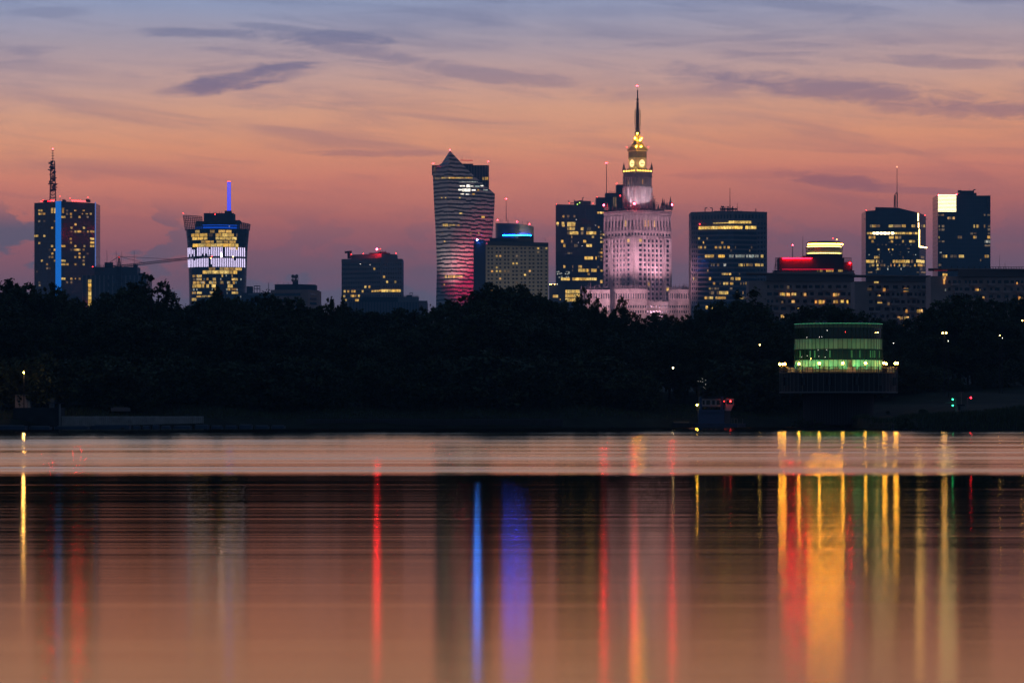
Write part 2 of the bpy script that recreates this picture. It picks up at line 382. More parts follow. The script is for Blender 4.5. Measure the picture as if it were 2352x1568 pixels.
for y, s in wr.items():
    for w in s.split():
        c = w[-1] if not w[-1].isdigit() else ''; x = float(w.rstrip('dtws')); u, v = z1(x, y)
        ww, hh, mm = 4.2, 4.6, M['warm']
        if c == 'd': mm = M['dim']
        if c == 't': hh = 12
        if c == 's': ww, hh = 2.0, 2.6
        if c == 'w': ww, mm = 9, M['hot']
        (f1 if u < 135 else f2).win(t, u, v, ww, hh, mm)
am = thing('antenna', None, None, (0, 0, 0)); am.parent = t; am.location = P(121.3, 462, Y + 20) - parent_loc(t); del_ = am
lattice(MB(), P(121.3, 462, Y + 20), P(121.3, 370, Y + 20), 13 * m_u(Y), 8.5 * m_u(Y), 12, .24).build('lattice', M['steel'], am)
mb = MB()
for k in range(26): mb.box(P(121.3 + random.uniform(-6, 6), 371 + k * 2.7, Y + 20), (random.uniform(2, 5), 2, random.uniform(.5, 1.3)))
mb.build('aerial', M['steel'], am)
mb = MB().lathe(P(121.3, 423, Y + 20), [(1, -.5), (4.2, -.35), (4.4, .4), (1, .5)], 14); mb.build('platform', M['steel'], am)
mast(am, 121.3, 342, 372, Y + 20, .9, .4, 'pole')
for v in (346, 352, 358, 365): MB().box(P(121.3, v, Y + 20), (2.6, .4, .4)).build('crossbar', M['steel'], am)
lamp_ball(am, 121.3, 342.4, Y + 20, 1.0, M['red'])
for u, v in ((99.3, 459.6), (137.9, 451.3), (160.9, 455), (201.7, 453.8)):
    mast(t, u, v, 463, Y + 6, .35, .3); lamp_ball(t, u, v, Y + 6, .8, M['red_dim'])
for u0, u1, v in ((97, 112, 459.5), (143, 148, 458), (197, 204, 457.5)): rbox(t, 'roof_plant', M['roof'], u0, u1, v, 463, Y + 12, 12)

# --- pale slab block with lit stairwell, in front of it
Y = 2500
t = thing('stairwell_block', 'grey building with a tall lit stairwell strip below the tower crane', 'building', (*PX(262, Y + 15), GZ(Y)))
FAC2 = fac('grey_ribbed_cladding', (.2, .19, .2), (.045, .05, .06), (.06, .062, .07), 3.2, 40, .5, .4, .8, .3)
A, B = (188.8, Y), (335.9, Y + 8)
block(t, 'facade', FAC2, [A, B], 631.8, 40); f = Face(A, B)
rbox(t, 'upper_storey', mat('grey_penthouse', (.06, .065, .075), .7, .3, var=.2), 217.7, 315, 613, 632, Y + 8, 22)
for k in range(7): f.win(t, 206, 645.8 + k * 9.4, 7.2, 7.8, M['hot'], .3, 'stairwell_window')
for u in (250, 262, 280, 298, 312, 322):
    for v in (646, 662, 678): f.win(t, u, v, 5, 8, M['black_glass'], .15, 'window')
for u, v in ((245.6, 573.4), (267, 576), (279.5, 577), (308.3, 574)): mast(t, u, v, 613, Y + 15, .5, .3)
rbox(t, 'roof_plant', M['roof'], 318, 330, 627, 632, Y + 12, 12); rbox(t, 'roof_plant', M['roof'], 306, 314, 607, 613, Y + 12, 8)
mb = MB()
for k in range(12): mb.tube(P(222 + k * 8, 613, Y + 9), P(222 + k * 8, 609.5, Y + 9), .15, n=4)
mb.tube(P(222, 609.5, Y + 9), P(312, 609.5, Y + 9), .15, n=4); mb.build('railing', M['steel'], t)
lamp_ball(t, 213, 612.7, Y - 1, .9, M['red_dim']); lamp_ball(t, 190.5, 697, Y - 2, .9, M['red'])

# --- tower crane
Y = 2440
t = thing('tower_crane', 'lattice tower crane with a long jib reaching across the conical glass tower', 'crane', (*PX(273.5, Y), GZ(Y)))
lattice(MB(), P(273.5, 762, Y), P(273.5, 612, Y), 3.4, 3.0, 26, .3).build('crane_mast', M['steel'], t)
mb = MB(); a, b, c = P(273.5, 612, Y), P(273.5, 588.6, Y), None
lattice(mb, a, b, 2.4, .6, 6, .2); mb.build('tower_head', M['steel'], t)
mb = MB(); J0, J1 = P(275, 614, Y), P(486, 590, Y + 20); up = Vector((0, 0, 1.5)); n = 46
for k in range(n):
    p, qq = J0.lerp(J1, k / n), J0.lerp(J1, (k + 1) / n)
    mb.tube(p, qq, .2, n=4); mb.tube(p + up, qq + up, .2, n=4); mb.tube(p, p + up, .12, n=4); mb.tube(p, qq + up, .12, n=4)
mb.build('jib', M['steel'], t)
mb = MB().tube(P(273, 614, Y), P(246, 606, Y), .4, n=4); mb.box(P(250, 609, Y), (6, 2, 4)); mb.build('counter_jib', M['steel'], t)
mb = MB().tube(b, P(416, 596.5, Y + 12), .13, n=4).tube(b, P(332, 604, Y + 6), .13, n=4).tube(b, P(247, 606, Y), .16, n=4); mb.build('tie_rods', M['steel'], t)
lamp_ball(t, 273.5, 590.5, Y, .9, M['red_dim']); lamp_ball(t, 484, 592.5, Y + 18, 1.1, mat('orange_jib_lamp', (.1, .1, .1), .4, .3, 0, 22, (1, .35, .05))); lamp_ball(t, 486.5, 588.5, Y + 18, .8, M['red_dim'])

# --- flared glass tower with LED belts and twin blue masts
z2 = Z(379.7, 392, 4.414)
Y = 3300; k = m_u(Y); uc = 500.
t = thing('flared_tower', 'flared round glass tower with white light stripes and twin blue masts', 'office tower', (*PX(uc, Y + 28), GZ(Y)))
cxy = PX(uc, Y + 28); base = Vector((cxy.x, cxy.y, 0))
prof = [(66.0, 762), (65.6, 707), (66.2, 660), (67.6, 612), (69.2, 573), (71.5, 545), (73.5, 524)]
FL = fac('blue_black_glass', (.018, .022, .03), (.011, .015, .021), (.02, .027, .036), 2.6, 3.9, .22, .12, .4, .5)
RY = .75
MB().lathe(base, [(r * k, ZV(v, Y)) for r, v in prof], 44, ry=RY).build('facade', FL, t)
def fl_r(v):
    for (r0, v0), (r1, v1) in zip(prof, prof[1:]):
        if v1 <= v <= v0: return (r0 + (r1 - r0) * (v - v0) / (v1 - v0)) * k
    return (prof[-1][0] + (524 - v) * .14) * k
def fl_pt(u, v, out=0.):
    r = fl_r(v) + out; c = max(-.985, min(.985, ((u - uc) * k) / r)); a = -math.acos(c)
    return base + Vector((r * math.cos(a), RY * r * math.sin(a), ZV(v, Y)))
def fl_win(u0, u1, v0, v1, m, name='lit_window'):
    mb = MB(); n = max(1, round((u1 - u0) / 6))
    for i in range(n):
        a, b = u0 + (u1 - u0) * i / n, u0 + (u1 - u0) * (i + 1) / n
        mb.hexa([fl_pt(a, v1, .3), fl_pt(b, v1, .3), fl_pt(b, v1, -.2), fl_pt(a, v1, -.2), fl_pt(a, v0, .3), fl_pt(b, v0, .3), fl_pt(b, v0, -.2), fl_pt(a, v0, -.2)])
    return mb.build(name, m, t)
rows = [(613, 6, 'w', '320-365 475-520 560-625 632-690'), (649, 7, 'h', '275-310 314-360 366-445 460-500d 530-590 596-650 656-712 735-748d'), (683, 6, 'h', '285-340 346-400 406-445 530-570 576-630 636-690 695-740'), (718, 5, 'w', '380-420 425-470 475-510 540-600 610-660 668-730'), (752, 7, 'h', '290-350 353-420 423-480 483-540 545-600 604-660 664-718 726-755'),
        (786, 5, 'h', '668-712 716-755'), (991, 6, 'w', '460-525 572-610 616-660 666-720 725-785'), (1025, 7, 'h', '395-440 444-490 495-560 566-612 618-660 666-700 706-742'), (1062, 5, 'w', '285-318 332-385 590-604s 690-700s'), (1096, 5, 'w', '290-318d 330-385 435-455 500-530 690-720 722-748'), (1130, 6, 'w', '290-320 330-360 364-385 392-420 462-500 504-535 575-608 645-675 700-720'), (1165, 7, 'h', '285-325 330-378 386-410 434-460 490-530 650-700'), (1198, 5, 'w', '503-530 648-674 688-748'), (1233, 5, 'w', '280-320 335-385 470-505 690-720 723-750'), (1270, 4, 'w', '330-380 386-440 448-500'), (1300, 6, 'w', '275-328'), (1398, 7, 'W', '380-430 434-492')]
for y, h, c, s in rows:
    for w in s.split():
        m = {'w': M['warm'], 'h': M['hot'], 'W': M['white']}[c]
        if w[-1] == 'd': m = M['dim']
        a, b = (float(x) for x in w.rstrip('ds').split('-')); u0, v = z2(a, y); u1, _ = z2(b, y)
        fl_win(u0, u1, v - h * .52, v + h * .52, m)
for _ in range(24):
    u, v = random.uniform(445, 560), random.choice([632, 640, 648, 664, 672, 680]); fl_win(u, u + 2.2, v - 2, v + 2, M['cool'])
led = mat('lavender_light_tube', (.1, .1, .1), .4, .3, 0, 1.7, (.78, .66, 1.0), samp='NONE')
for v0, v1 in ((567, 587.5), (592, 612)):
    for i in range(33):
        u = 432.5 + i * 4.1; gap = random.random()
        if gap < .06: continue
        va = v0 + (5 if random.random() < .12 else 0); vb = v1 - (6 if random.random() < .1 else 0)
        MB().hexa([fl_pt(u - .95, vb, .5), fl_pt(u + .95, vb, .5), fl_pt(u + .95, vb, 0), fl_pt(u - .95, vb, 0), fl_pt(u - .95, va, .5), fl_pt(u + .95, va, .5), fl_pt(u + .95, va, 0), fl_pt(u - .95, va, 0)]).build('light_tube', led, t)
fl_win(511, 514.5, 579, 590, mat('bright_pink_white_lamp', (.1, .1, .1), .4, .3, 0, 14, (1, .74, .92)), 'bright_tube')
fl_win(538, 540.5, 586, 590, mat('gold_facade_lamp', (.1, .1, .1), .4, .3, 0, 8, (1, .62, .22)), 'bright_tube')
blue2 = mat('deep_blue_light_band', (.02, .03, .1), .4, .3, 0, .75, (.005, .09, .75))
# crown: inner core behind the open screen
MB().lathe(base, [(52 * k, ZV(528, Y)), (52 * k, ZV(506, Y))], 30, ry=RY).build('crown_core', mat('dark_crown', (.02, .025, .035), .5, .3), t)
for v0, v1, u0, u1 in ((514.5, 516.5, 466, 552), (519.3, 523.2, 449, 551)):
    mb = MB(); n = 24
    for i in range(n):
        a, b = u0 + (u1 - u0) * i / n, u0 + (u1 - u0) * (i + 1) / n; r = 53.0 * k
        pt = lambda u, v: base + Vector(((u - uc) * k, -RY * math.sqrt(max(0, r * r - ((u - uc) * k) ** 2)), ZV(v, Y)))
        mb.face([pt(a, v1), pt(b, v1), pt(b, v0), pt(a, v0)])
    mb.build('blue_light_band', blue2, t)
rbox(t, 'roof_block', M['roof'], 468, 536, 489.5, 510, Y + 20, 26); rbox(t, 'roof_block', M['roof'], 534, 550, 505.5, 512, Y + 18, 26); rbox(t, 'mast_base', M['roof'], 516, 531, 484, 490, Y + 22, 8)
for u in (482, 491, 496, 504, 509): mast(t, u, 486 - random.random() * 2, 490, Y + 22, .5, .3)
bm_ = mat('blue_lit_mast', (.02, .03, .1), .4, .3, 0, 1.7, (0, .06, .9))
for u in (523.7, 528.3):
    MB().tube(P(u, 484, Y + 26), P(u, 419, Y + 26), 1.9 * k, 1.5 * k, 8).build('blue_mast', bm_, t)
    lamp_ball(t, u, 417, Y + 26, .9, M['red_dim']); MB().box(P(u, 419.5, Y + 26), (4.2 * k, 2, .8)).build('mast_collar', bm_, t)
scr = mat('screen_bars', (.03, .035, .045), .5, .4)
def top_v(u): return 491.5 + (u - 420) * .105 if u < 500 else 508 + (u - 550) * .16
mb = MB()
for u0, u1 in ((420.5, 468), (550, 575.5)):
    n = 10 if u0 < 500 else 6
    us = [u0 + (u1 - u0) * i / n for i in range(n + 1)]
    def spt(u, v):
        r = max(fl_r(v), abs(u - uc) * k * 1.0001); return base + Vector(((u - uc) * k, -RY * math.sqrt(max(0, r * r - ((u - uc) * k) ** 2)), ZV(v, Y)))
    for u in us:
        tv, bot = top_v(u), 526
        s = lambda v: uc + (u - uc) * fl_r(v) / fl_r(tv)
        mb.tube(spt(s(bot), bot), spt(u, tv), .38, n=4)
    for j in range(9):
        for a, b in zip(us, us[1:]):
            ta, tb = top_v(a), top_v(b)
            va, vb = ta + (526 - ta) * j / 8, tb + (526 - tb) * j / 8
            fa, fb = (fl_r(va) / fl_r(ta)), (fl_r(vb) / fl_r(tb))
            mb.tube(spt(uc + (a - uc) * fa, va), spt(uc + (b - uc) * fb, vb), .32, n=4)
mb.build('open_screen', scr, t)
lamp_ball(t, 421, 490, Y + 26, .8, M['red_dim']); lamp_ball(t, 494, 492.5, Y + 14, .9, M['red_dim'])
fl_win(530, 532.4, 518, 520.4, M['cool'])

# --- low blocks between the flared tower and the hotel
Y = 2700
t = thing('roof_plant_building', 'low flat building with an open roof frame beside the flared glass tower', 'building', (*PX(592, Y + 10), GZ(Y)))
rbox(t, 'facade', mat('blue_grey_wall', (.06, .065, .075), .8, .2, var=.15), 555, 640, 672, 770, Y, 30)
rbox(t, 'plant_room', M['roof'], 566, 579, 657.5, 673, Y + 6, 12)
mb = MB()
for a, b in (((584, 656.5), (584, 672)), ((590.5, 656.5), (590.5, 672)), ((597, 656.5), (597, 672)), ((584, 656.5), (597, 656.5)), ((584, 663), (597, 663))): mb.tube(P(*a, Y + 6), P(*b, Y + 6), .28, n=4)
mb.build('roof_frame', M['steel'], t); mast(t, 617, 649, 672, Y + 8, .9, .5)
rbox(t, 'parapet', mat('pale_parapet', (.22, .22, .25), .7, .3), 570, 618, 674, 677.5, Y - .6, 1)
Y = 2450
t = thing('terracotta_building', 'reddish brown flat-roofed building with a cluster of dish antennas', 'building', (*PX(677, Y + 15), GZ(Y)))
TC = fac('terracotta_wall', (.38, .19, .13), (.035, .03, .032), (.05, .04, .04), 3.0, 3.6, 1.3, .4, .85, .2)
TCp = mat('terracotta_plain', (.38, .19, .13), .85, .2, var=.15, vscale=.1)
A, B, D = (621.7, Y), (708, Y - 6), (732.7, Y + 14)
block(t, 'facade', TCp, [A, B, D], 665, 30, ref=1); f = Face(A, B)
for v in (676, 690, 704): f.slab(MB(), 630, v - 3, 690, v + 3.6, .12).build('window_band', M['black_glass'], t)
for v in (675, 686, 697): Face(B, D).slab(MB(), 712, v - 3, 727, v + 3, .12).build('window_band', M['black_glass'], t)
block(t, 'top_storey', M['roof'], [(631, Y + 2), (684, Y - 3), (724.7, Y + 8)], 652.4, 22, 666, ref=1)
rbox(t, 'antenna_base', M['roof'], 672, 684, 646, 653, Y + 6, 6)
ant = MB()
for i in range(26):
    u, v = random.uniform(670.5, 685.5), random.uniform(631.5, 646); ant.lathe(P(u, v, Y + 8), [(.01, -.5), (.6, .1), (.8, .5)], 7)
for u in (671.5, 675, 678, 681, 684.5): ant.tube(P(u, 647, Y + 8), P(u, 631, Y + 8), .2, n=4)
for v in (633, 638, 643): ant.tube(P(671, v, Y + 8), P(685, v, Y + 8), .2, n=4)
ant.build('dish_antenna_cluster', M['steel'], t)
for u in (638, 651.5, 662): mast(t, u, 648, 653, Y + 6, .5, .3)

# --- grid-windowed hotel with a roof davit
z3 = Z(735, 551.2, 7.68)
Y = 2600
t = thing('grid_hotel', 'brown slab hotel with rows of small windows and a bright red roof lamp', 'hotel', (*PX(855, Y + 25), GZ(Y)))
HB = mat('brown_panel', (.27, .205, .20), .8, .25, var=.15, vscale=.06)
A, B, D = (784.5, Y + 26), (876, Y), (924, Y + 22)
block(t, 'facade', HB, [A, B, D], 591.8, 34, ref=1); f1, f2 = Face(A, B), Face(B, D)
block(t, 'penthouse', mat('brown_penthouse', (.25, .20, .20), .8, .25, var=.15), [(806.9, Y + 24), (876, Y + 5), (911, Y + 20)], 582.3, 24, 593, ref=1)
dark = []
for r in range(9):
    y = 425 + r * 79.4
    for i in range(22):
        x = 405 + i * 30.5; dark.append((f1, *z3(x, y + 14 - 14 * (x - 380) / 700), 2.3))
    for i in range(8): dark.append((f2, *z3(1128 + i * 42, y), 3.0))
litset = {(960, 507), (1127, 650), (1180, 738), (1325, 738), (803, 825), (875, 825), (437, 905), (500, 905), (570, 905), (612, 905), (755, 905), (430, 990), (560, 985), (590, 985), (630, 985), (690, 985), (460, 1060), (640, 1060), (670, 1060)}
random.shuffle(dark); mbs = MB()
for i, (f, u, v, w) in enumerate(dark):
    if i < 90: f.win(t, u, v, w, 4.6, M['black_glass'], .12, 'window')
    else: f.slab(mbs, u - w / 2, v - 2.3, u + w / 2, v + 2.3, .12)
mbs.build('windows', M['black_glass'], t)['kind'] = 'stuff'
for x, y in litset:
    u, v = z3(x, y); (f1 if u < 876 else f2).win(t, u, v, 3.8 if y != 960 else 5, 5, M['warm'], .3)
for i in range(10):
    u, v = z3(915 + i * 18, 903 - i * 1.2); f1.win(t, u, v, 2.0, 3.6, M['warm'], .3)
for i in range(9):
    u, v = z3(1100 + i * 38, 893); f2.win(t, u, v, 4.2, 5.6, M['hot'], .3)
f1.slab(MB(), 784.8, 598, 876, 600, .5).build('cornice', HB, t); f2.slab(MB(), 876, 594, 924, 596, .5).build('cornice', HB, t)
dv = MB().tube(P(802.5, 594, Y + 22), P(802.5, 578.5, Y + 22), 1.6, 1.8, 6).tube(P(792, 579.5, Y + 22), P(808, 578, Y + 22), .9, n=6); dv.build('roof_davit', M['steel'], t)
rbox(t, 'roof_plant', M['roof'], 848, 895, 580.5, 583, Y + 12, 12); rbox(t, 'roof_plant', M['roof'], 869, 887, 578, 581, Y + 12, 8)
for u, v in ((874, 572.5), (878.5, 573.5), (886, 574)): mast(t, u, v, 579, Y + 14, .5, .4)
mast(t, 865.6, 574, 582, Y + 4, .5, .4); lamp_ball(t, 865.6, 572.4, Y + 4, 1.9, M['red_big'])
for u, v in ((807, 584), (834.3, 582.6), (909.8, 581.8), (873.7, 571.8)): lamp_ball(t, u, v, Y + 3, .8, M['red_dim'])
lamp_ball(t, 827.5, 606, Y + 6, .7, M['pin']); lamp_ball(t, 850, 608, Y + 2, .6, M['pin'])
Y = 2500
t = thing('podium_building', 'long low dark building with roof tanks at the foot of the brown hotel', 'building', (*PX(890, Y + 15), GZ(Y)))
block(t, 'facade', fac('podium_ribs', (.14, .13, .14), (.035, .04, .05), (.05, .055, .065), 2.2, 30, .4, .4, .8, .3), [(802, Y), (962, Y), (981, Y + 10)], 693.5, 25)
rbox(t, 'upper_band', mat('dark_teal_band', (.015, .022, .03), .6, .3), 826.8, 914, 682, 694, Y + 3, 18)
rbox(t, 'upper_storey', M['conc'], 914, 961, 681, 694, Y + 3, 18); rbox(t, 'roof_tank', M['roof'], 933.5, 946.5, 677.5, 682, Y + 6, 8); rbox(t, 'end_block', M['conc'], 962, 981, 690.5, 700, Y + 11, 12)
mb = MB()
for i in range(8): mb.tube(P(925 + i * 5, 681, Y + 4), P(925 + i * 5, 678.6, Y + 4), .15, n=4)
mb.tube(P(925, 678.6, Y + 4), P(960, 678.6, Y + 4), .15, n=4); mb.build('railing', M['steel'], t)
mb = MB().tube(P(942, 677.5, Y + 8), P(941, 672.5, Y + 8), .2, n=4).tube(P(946, 677.5, Y + 8), P(948, 672.5, Y + 8), .2, n=4).tube(P(941, 672.5, Y + 8), P(948, 672.5, Y + 8), .2, n=4); mb.build('roof_frame', M['steel'], t)

# --- faceted curved residential tower, floodlit white to magenta
z4 = Z(967.7, 330.7, 4.0)
Y = 3100; k = m_u(Y)
t = thing('faceted_tower', 'pointed faceted tower with striped facade floodlit from white to magenta', 'residential tower', (*PX(1060, Y + 30), GZ(Y)))
zm = bpy.data.materials.new('striped_panels_and_windows'); zm.use_nodes = True; q = G(zm.node_tree); b_ = zm.node_tree.nodes['Principled BSDF']
uvn = q.n('ShaderNodeUVMap'); ux, uy, _ = q.sep(uvn.outputs[0])
row = q.m('FLOOR', q.m('DIVIDE', uy, 3.66)); wn = q.n('ShaderNodeTexWhiteNoise', noise_dimensions='2D')
q.put(wn.inputs['Vector'], q.comb(q.m('FLOOR', q.m('DIVIDE', q.m('ADD', ux, q.m('MULTIPLY', row, 3.7)), 6.5)), row, 0))
st_ = q.m('FRACT', q.m('ADD', q.m('DIVIDE', uy, 3.66), q.m('MULTIPLY', wn.outputs['Value'], .34)))
wmask = q.rng(st_, .50, .52, 0, 1)
mul = q.m('LESS_THAN', q.m('FRACT', q.m('DIVIDE', ux, 1.62)), .1)
wn2 = q.n('ShaderNodeTexWhiteNoise', noise_dimensions='2D'); q.put(wn2.inputs['Vector'], q.comb(q.m('FLOOR', q.m('DIVIDE', ux, 1.62)), row, 0))
pane = q.mix(wn2.outputs['Value'], (.007, .009, .012, 1), (.03, .033, .04, 1))
pane = q.mix(q.m('MULTIPLY', mul, .6), pane, (.1, .1, .1, 1))
q.put(b_.inputs['Base Color'], q.mix(wmask, (.34, .31, .30, 1), pane)); q.put(b_.inputs['Roughness'], q.rng(wmask, 0, 1, .6, .15))
zm2 = fac('vertical_striped_glass', (.10, .085, .085), (.012, .014, .02), (.03, .03, .036), 2.6, 80, .55, .2, .6, .4)
# ridge bows toward the viewer; left wing recedes, right front curves back
def ZP(x, y, dY):
    u, v = z4(x, y); return P(u, v, Y + dY)
ridge = [((263, 62), 0), ((250, 200), 0), ((246, 330), 0), ((243, 560), 0), ((255, 800), 0), ((273, 1050), 0), ((305, 1420), 0), ((318, 1640), 0)]
left = [((187, 178), 14), ((150, 200), 15), ((104, 245), 18), ((110, 400), 18), ((117, 560), 18), ((130, 780), 18), ((139, 1000), 18), ((143, 1130), 18), ((136, 1420), 18), ((134, 1640), 18)]
rightp = [((263, 62), 0), ((355, 160), 12), ((480, 290), 24), ((675, 458), 40), ((672, 560), 40), ((650, 860), 40), ((600, 1150), 38), ((560, 1640), 36)]
def zr(y, pts):
    for (p, d), (p2, d2) in zip(pts, pts[1:]):
        if p[1] <= y <= p2[1]:
            s_ = (y - p[1]) / max(1e-6, p2[1] - p[1]); return p[0] + (p2[0] - p[0]) * s_, d + (d2 - d) * s_
    return pts[-1][0] if y > pts[-1][0][1] else pts[0][0], 0
ysamp = [62, 100, 140, 178, 200, 245, 300, 360, 410, 458, 520, 600, 700, 800, 900, 1000, 1100, 1200, 1300, 1420, 1640]
mf, ml = MB(), MB()
for ya, yb in zip(ysamp, ysamp[1:]):
    for mesh, other in ((mf, rightp), (ml, left)):
        oa, ob = zr(max(ya, other[0][0][1]) + 1e-4, other), zr(yb, other)
        if mesh is ml and yb <= 178:                 # left slope up to the peak
            lx = lambda y: (263 - (y - 62) * 76 / 116, 14 * (y - 62) / 116); oa, ob = lx(ya), lx(yb)
        ra, rb = zr(ya + 1e-4, ridge), zr(yb, ridge); n = 8 if mesh is mf else 3
        for i in range(n):
            pt = lambda r, o, y, s_: ZP(r[0] + (o[0] - r[0]) * s_, y, r[1] + (o[1] - r[1]) * s_ + (-5 * math.sin(math.pi * s_) if mesh is mf and False else 0))
            a, b2 = i / n, (i + 1) / n
            q4 = [pt(rb, ob, yb, a), pt(rb, ob, yb, b2), pt(ra, oa, ya, b2), pt(ra, oa, ya, a)]
            hx = lambda p: math.hypot(p.x - PX(1030, Y).x, p.y - Y)
            mesh.face(q4, [(hx(p), p.z) for p in q4])
# close the volume behind
pk = lambda pts, y: ZP(zr(y, pts)[0], y, zr(y, pts)[1])
for ya, yb in zip(ysamp[9:], ysamp[10:]):
    a, b2 = pk(rightp, ya + 1e-4), pk(rightp, yb); c2, d2 = pk(left, ya + 1e-4), pk(left, yb); bk = Vector((0, 26, 0))
    mf.face([a, b2, b2 + bk, a + bk]); ml.face([c2, d2, d2 + bk, c2 + bk]); mf.face([a + bk, b2 + bk, d2 + bk, c2 + bk])
mf.build('front_facade', zm, t); ml.build('side_facade', zm, t)
zb = Z(967.7, 330.7, 4.0)
rb_ = MB().prism([PX(zb(97, 0)[0], Y + 19), PX(zb(187, 0)[0], Y + 15), PX(zb(187, 0)[0], Y + 44), PX(zb(97, 0)[0], Y + 44)], ZV(zb(0, 260)[1], Y), ZV(zb(0, 183)[1], Y)); rb_.build('side_block', zm2, t)
MB().prism([PX(zb(330, 0)[0], Y + 42), PX(zb(622, 0)[0], Y + 42), PX(zb(622, 0)[0], Y + 62), PX(zb(330, 0)[0], Y + 62)], ZV(zb(0, 900)[1], Y), ZV(zb(0, 165)[1], Y)).build('rear_block', zm2, t)
MB().prism([PX(zb(355, 0)[0], Y + 44), PX(zb(476, 0)[0], Y + 44), PX(zb(476, 0)[0], Y + 56), PX(zb(355, 0)[0], Y + 56)], ZV(zb(0, 170)[1], Y), ZV(zb(0, 150)[1], Y)).build('roof_plant', M['roof'], t)
rfe = MB().tube(P(*zb(358, 150), Y + 43.5), P(*zb(474, 153), Y + 43.5), .35, n=4); rfe.build('roof_light', mat('red_roof_line', (.1, .01, .01), .4, .3, 0, .5, (1, .02, .05)), t)
for x, y, m, r in ((263, 56, M['red'], 1.0), (109, 180, M['red'], .9), (615, 160, M['red'], .9)): lamp_ball(t, *zb(x, y), Y - 1 if x == 263 else Y + 40 if x > 400 else Y + 14, r, m)
mast(t, *[zb(374, 0)[0], zb(0, 104)[1], zb(0, 150)[1]], Y + 48, .3, .2)
def zwin(x0, x1, y, h, m, name='lit_window'):
    r0 = zr(y, ridge); lf = (x0 + x1) / 2 < r0[0]; o = zr(y, left if lf else rightp)
    dd = lambda x: r0[1] + (o[1] - r0[1]) * (x - r0[0]) / (o[0] - r0[0]) if abs(o[0] - r0[0]) > 1 else 0
    pts = []
    for off in (-.35, .3):
        pts += [ZP(x0, y + h / 2, dd(x0) + off), ZP(x1, y + h / 2, dd(x1) + off), ZP(x1, y - h / 2, dd(x1) + off), ZP(x0, y - h / 2, dd(x0) + off)]
    MB().hexa([pts[0], pts[1], pts[5], pts[4], pts[3], pts[2], pts[6], pts[7]]).build(name, m, t)
for a, b, y, h, m in [(125 + i * 14, 136 + i * 14, 318, 18, 'dim') for i in range(4)] + [(185 + i * 17, 199 + i * 17, 312, 13, 'warm') for i in range(17)] + [(350 + i * 22, 368 + i * 22, 348, 9, 'cool') for i in range(8)] + \
    [(355, 400, 386, 10, 'white'), (415, 450, 386, 26, 'white'), (452, 480, 388, 10, 'white'), (495, 535, 390, 12, 'cool'), (545, 570, 384, 10, 'white'), (340, 375, 421, 12, 'white'), (376, 450, 424, 26, 'white'), (465, 500, 424, 10, 'white'), (515, 532, 424, 14, 'warm'), (570, 610, 424, 9, 'cool'),
     (360, 390, 460, 7, 'white'), (410, 440, 462, 8, 'white'), (468, 492, 460, 13, 'warm'), (180, 194, 494, 9, 'warm'), (217, 229, 494, 9, 'warm'), (347, 360, 494, 9, 'warm'), (350, 375, 637, 14, 'hot'), (553, 582, 672, 18, 'hot'), (196, 212, 746, 22, 'warm'), (214, 243, 746, 24, 'hot'), (252, 285, 745, 14, 'warm'), (290, 310, 745, 14, 'warm'), (332, 350, 745, 14, 'warm'),
     (445, 462, 819, 11, 'warm'), (522, 534, 819, 11, 'warm'), (186, 198, 819, 9, 'dim'), (208, 221, 895, 12, 'warm'), (217, 233, 1218, 26, 'hot'), (247, 258, 1217, 26, 'hot'), (262, 288, 1217, 22, 'hot'), (293, 312, 1218, 22, 'hot'), (318, 340, 1217, 16, 'hot'), (344, 378, 1216, 12, 'hot'), (206, 215, 1291, 9, 'hot'), (402, 410, 1392, 14, 'warm'), (390, 400, 1322, 10, 'dim'), (420, 430, 1322, 10, 'dim'), (205, 222, 1180, 8, 'dim'), (255, 270, 1180, 8, 'dim')]: zwin(a, b, y, h, M[m])
fr_ = Face((1095, Y + 42), (1123, Y + 42))
for u in (1110, 1115.5, 1119.5): fr_.win(t, u, 410.3, 3.6, 7, M['warm'], .3)
for i in range(14): zwin(104 + random.uniform(0, 24), 108 + random.uniform(22, 26), 215 + i * 7, 3, M['dim'])

# --- cylinder tower behind the square-windowed hotel
Y = 2850; k = m_u(Y)
t = thing('drum_tower', 'dark drum-shaped tower top with thin mast behind the square-windowed hotel', 'office tower', (*PX(1181, Y + 30), GZ(Y)))
dm = mat('drum_panels', (.22, .20, .17), .55, .4, var=.1, vscale=.3); dmk = mat('drum_dark_glass', (.02, .024, .034), .3, .5)
cc = PX(1182, Y + 34); a_split = -.42 * math.pi
rr = 44.5 * k; top = ZV(510.5, Y)
def drum(name, m, a0, a1, zt0, zt1, r=rr):
    mb = MB(); n = 16
    for i in range(n):
        a, b2 = a0 + (a1 - a0) * i / n, a0 + (a1 - a0) * (i + 1) / n; za, zb_ = zt0 + (zt1 - zt0) * i / n, zt0 + (zt1 - zt0) * (i + 1) / n
        p = lambda an, z: (cc.x + r * math.cos(an), cc.y + r * .8 * math.sin(an), z)
        mb.face([p(a, GZ(Y)), p(b2, GZ(Y)), p(b2, zb_), p(a, za)], [(a * r, GZ(Y)), (b2 * r, GZ(Y)), (b2 * r, zb_), (a * r, za)])
        mb.face([p(a, za), p(b2, zb_), (cc.x, cc.y, (za + zb_) / 2)])
    return mb.build(name, m, t)
drum('dark_side', dmk, -math.pi, a_split, ZV(507.5, Y), ZV(511, Y)); drum('lit_side', dm, a_split, 0, ZV(511, Y), ZV(517.5, Y)); drum('rear_side', dmk, 0, math.pi, ZV(517.5, Y), ZV(507.5, Y))
mb = MB()
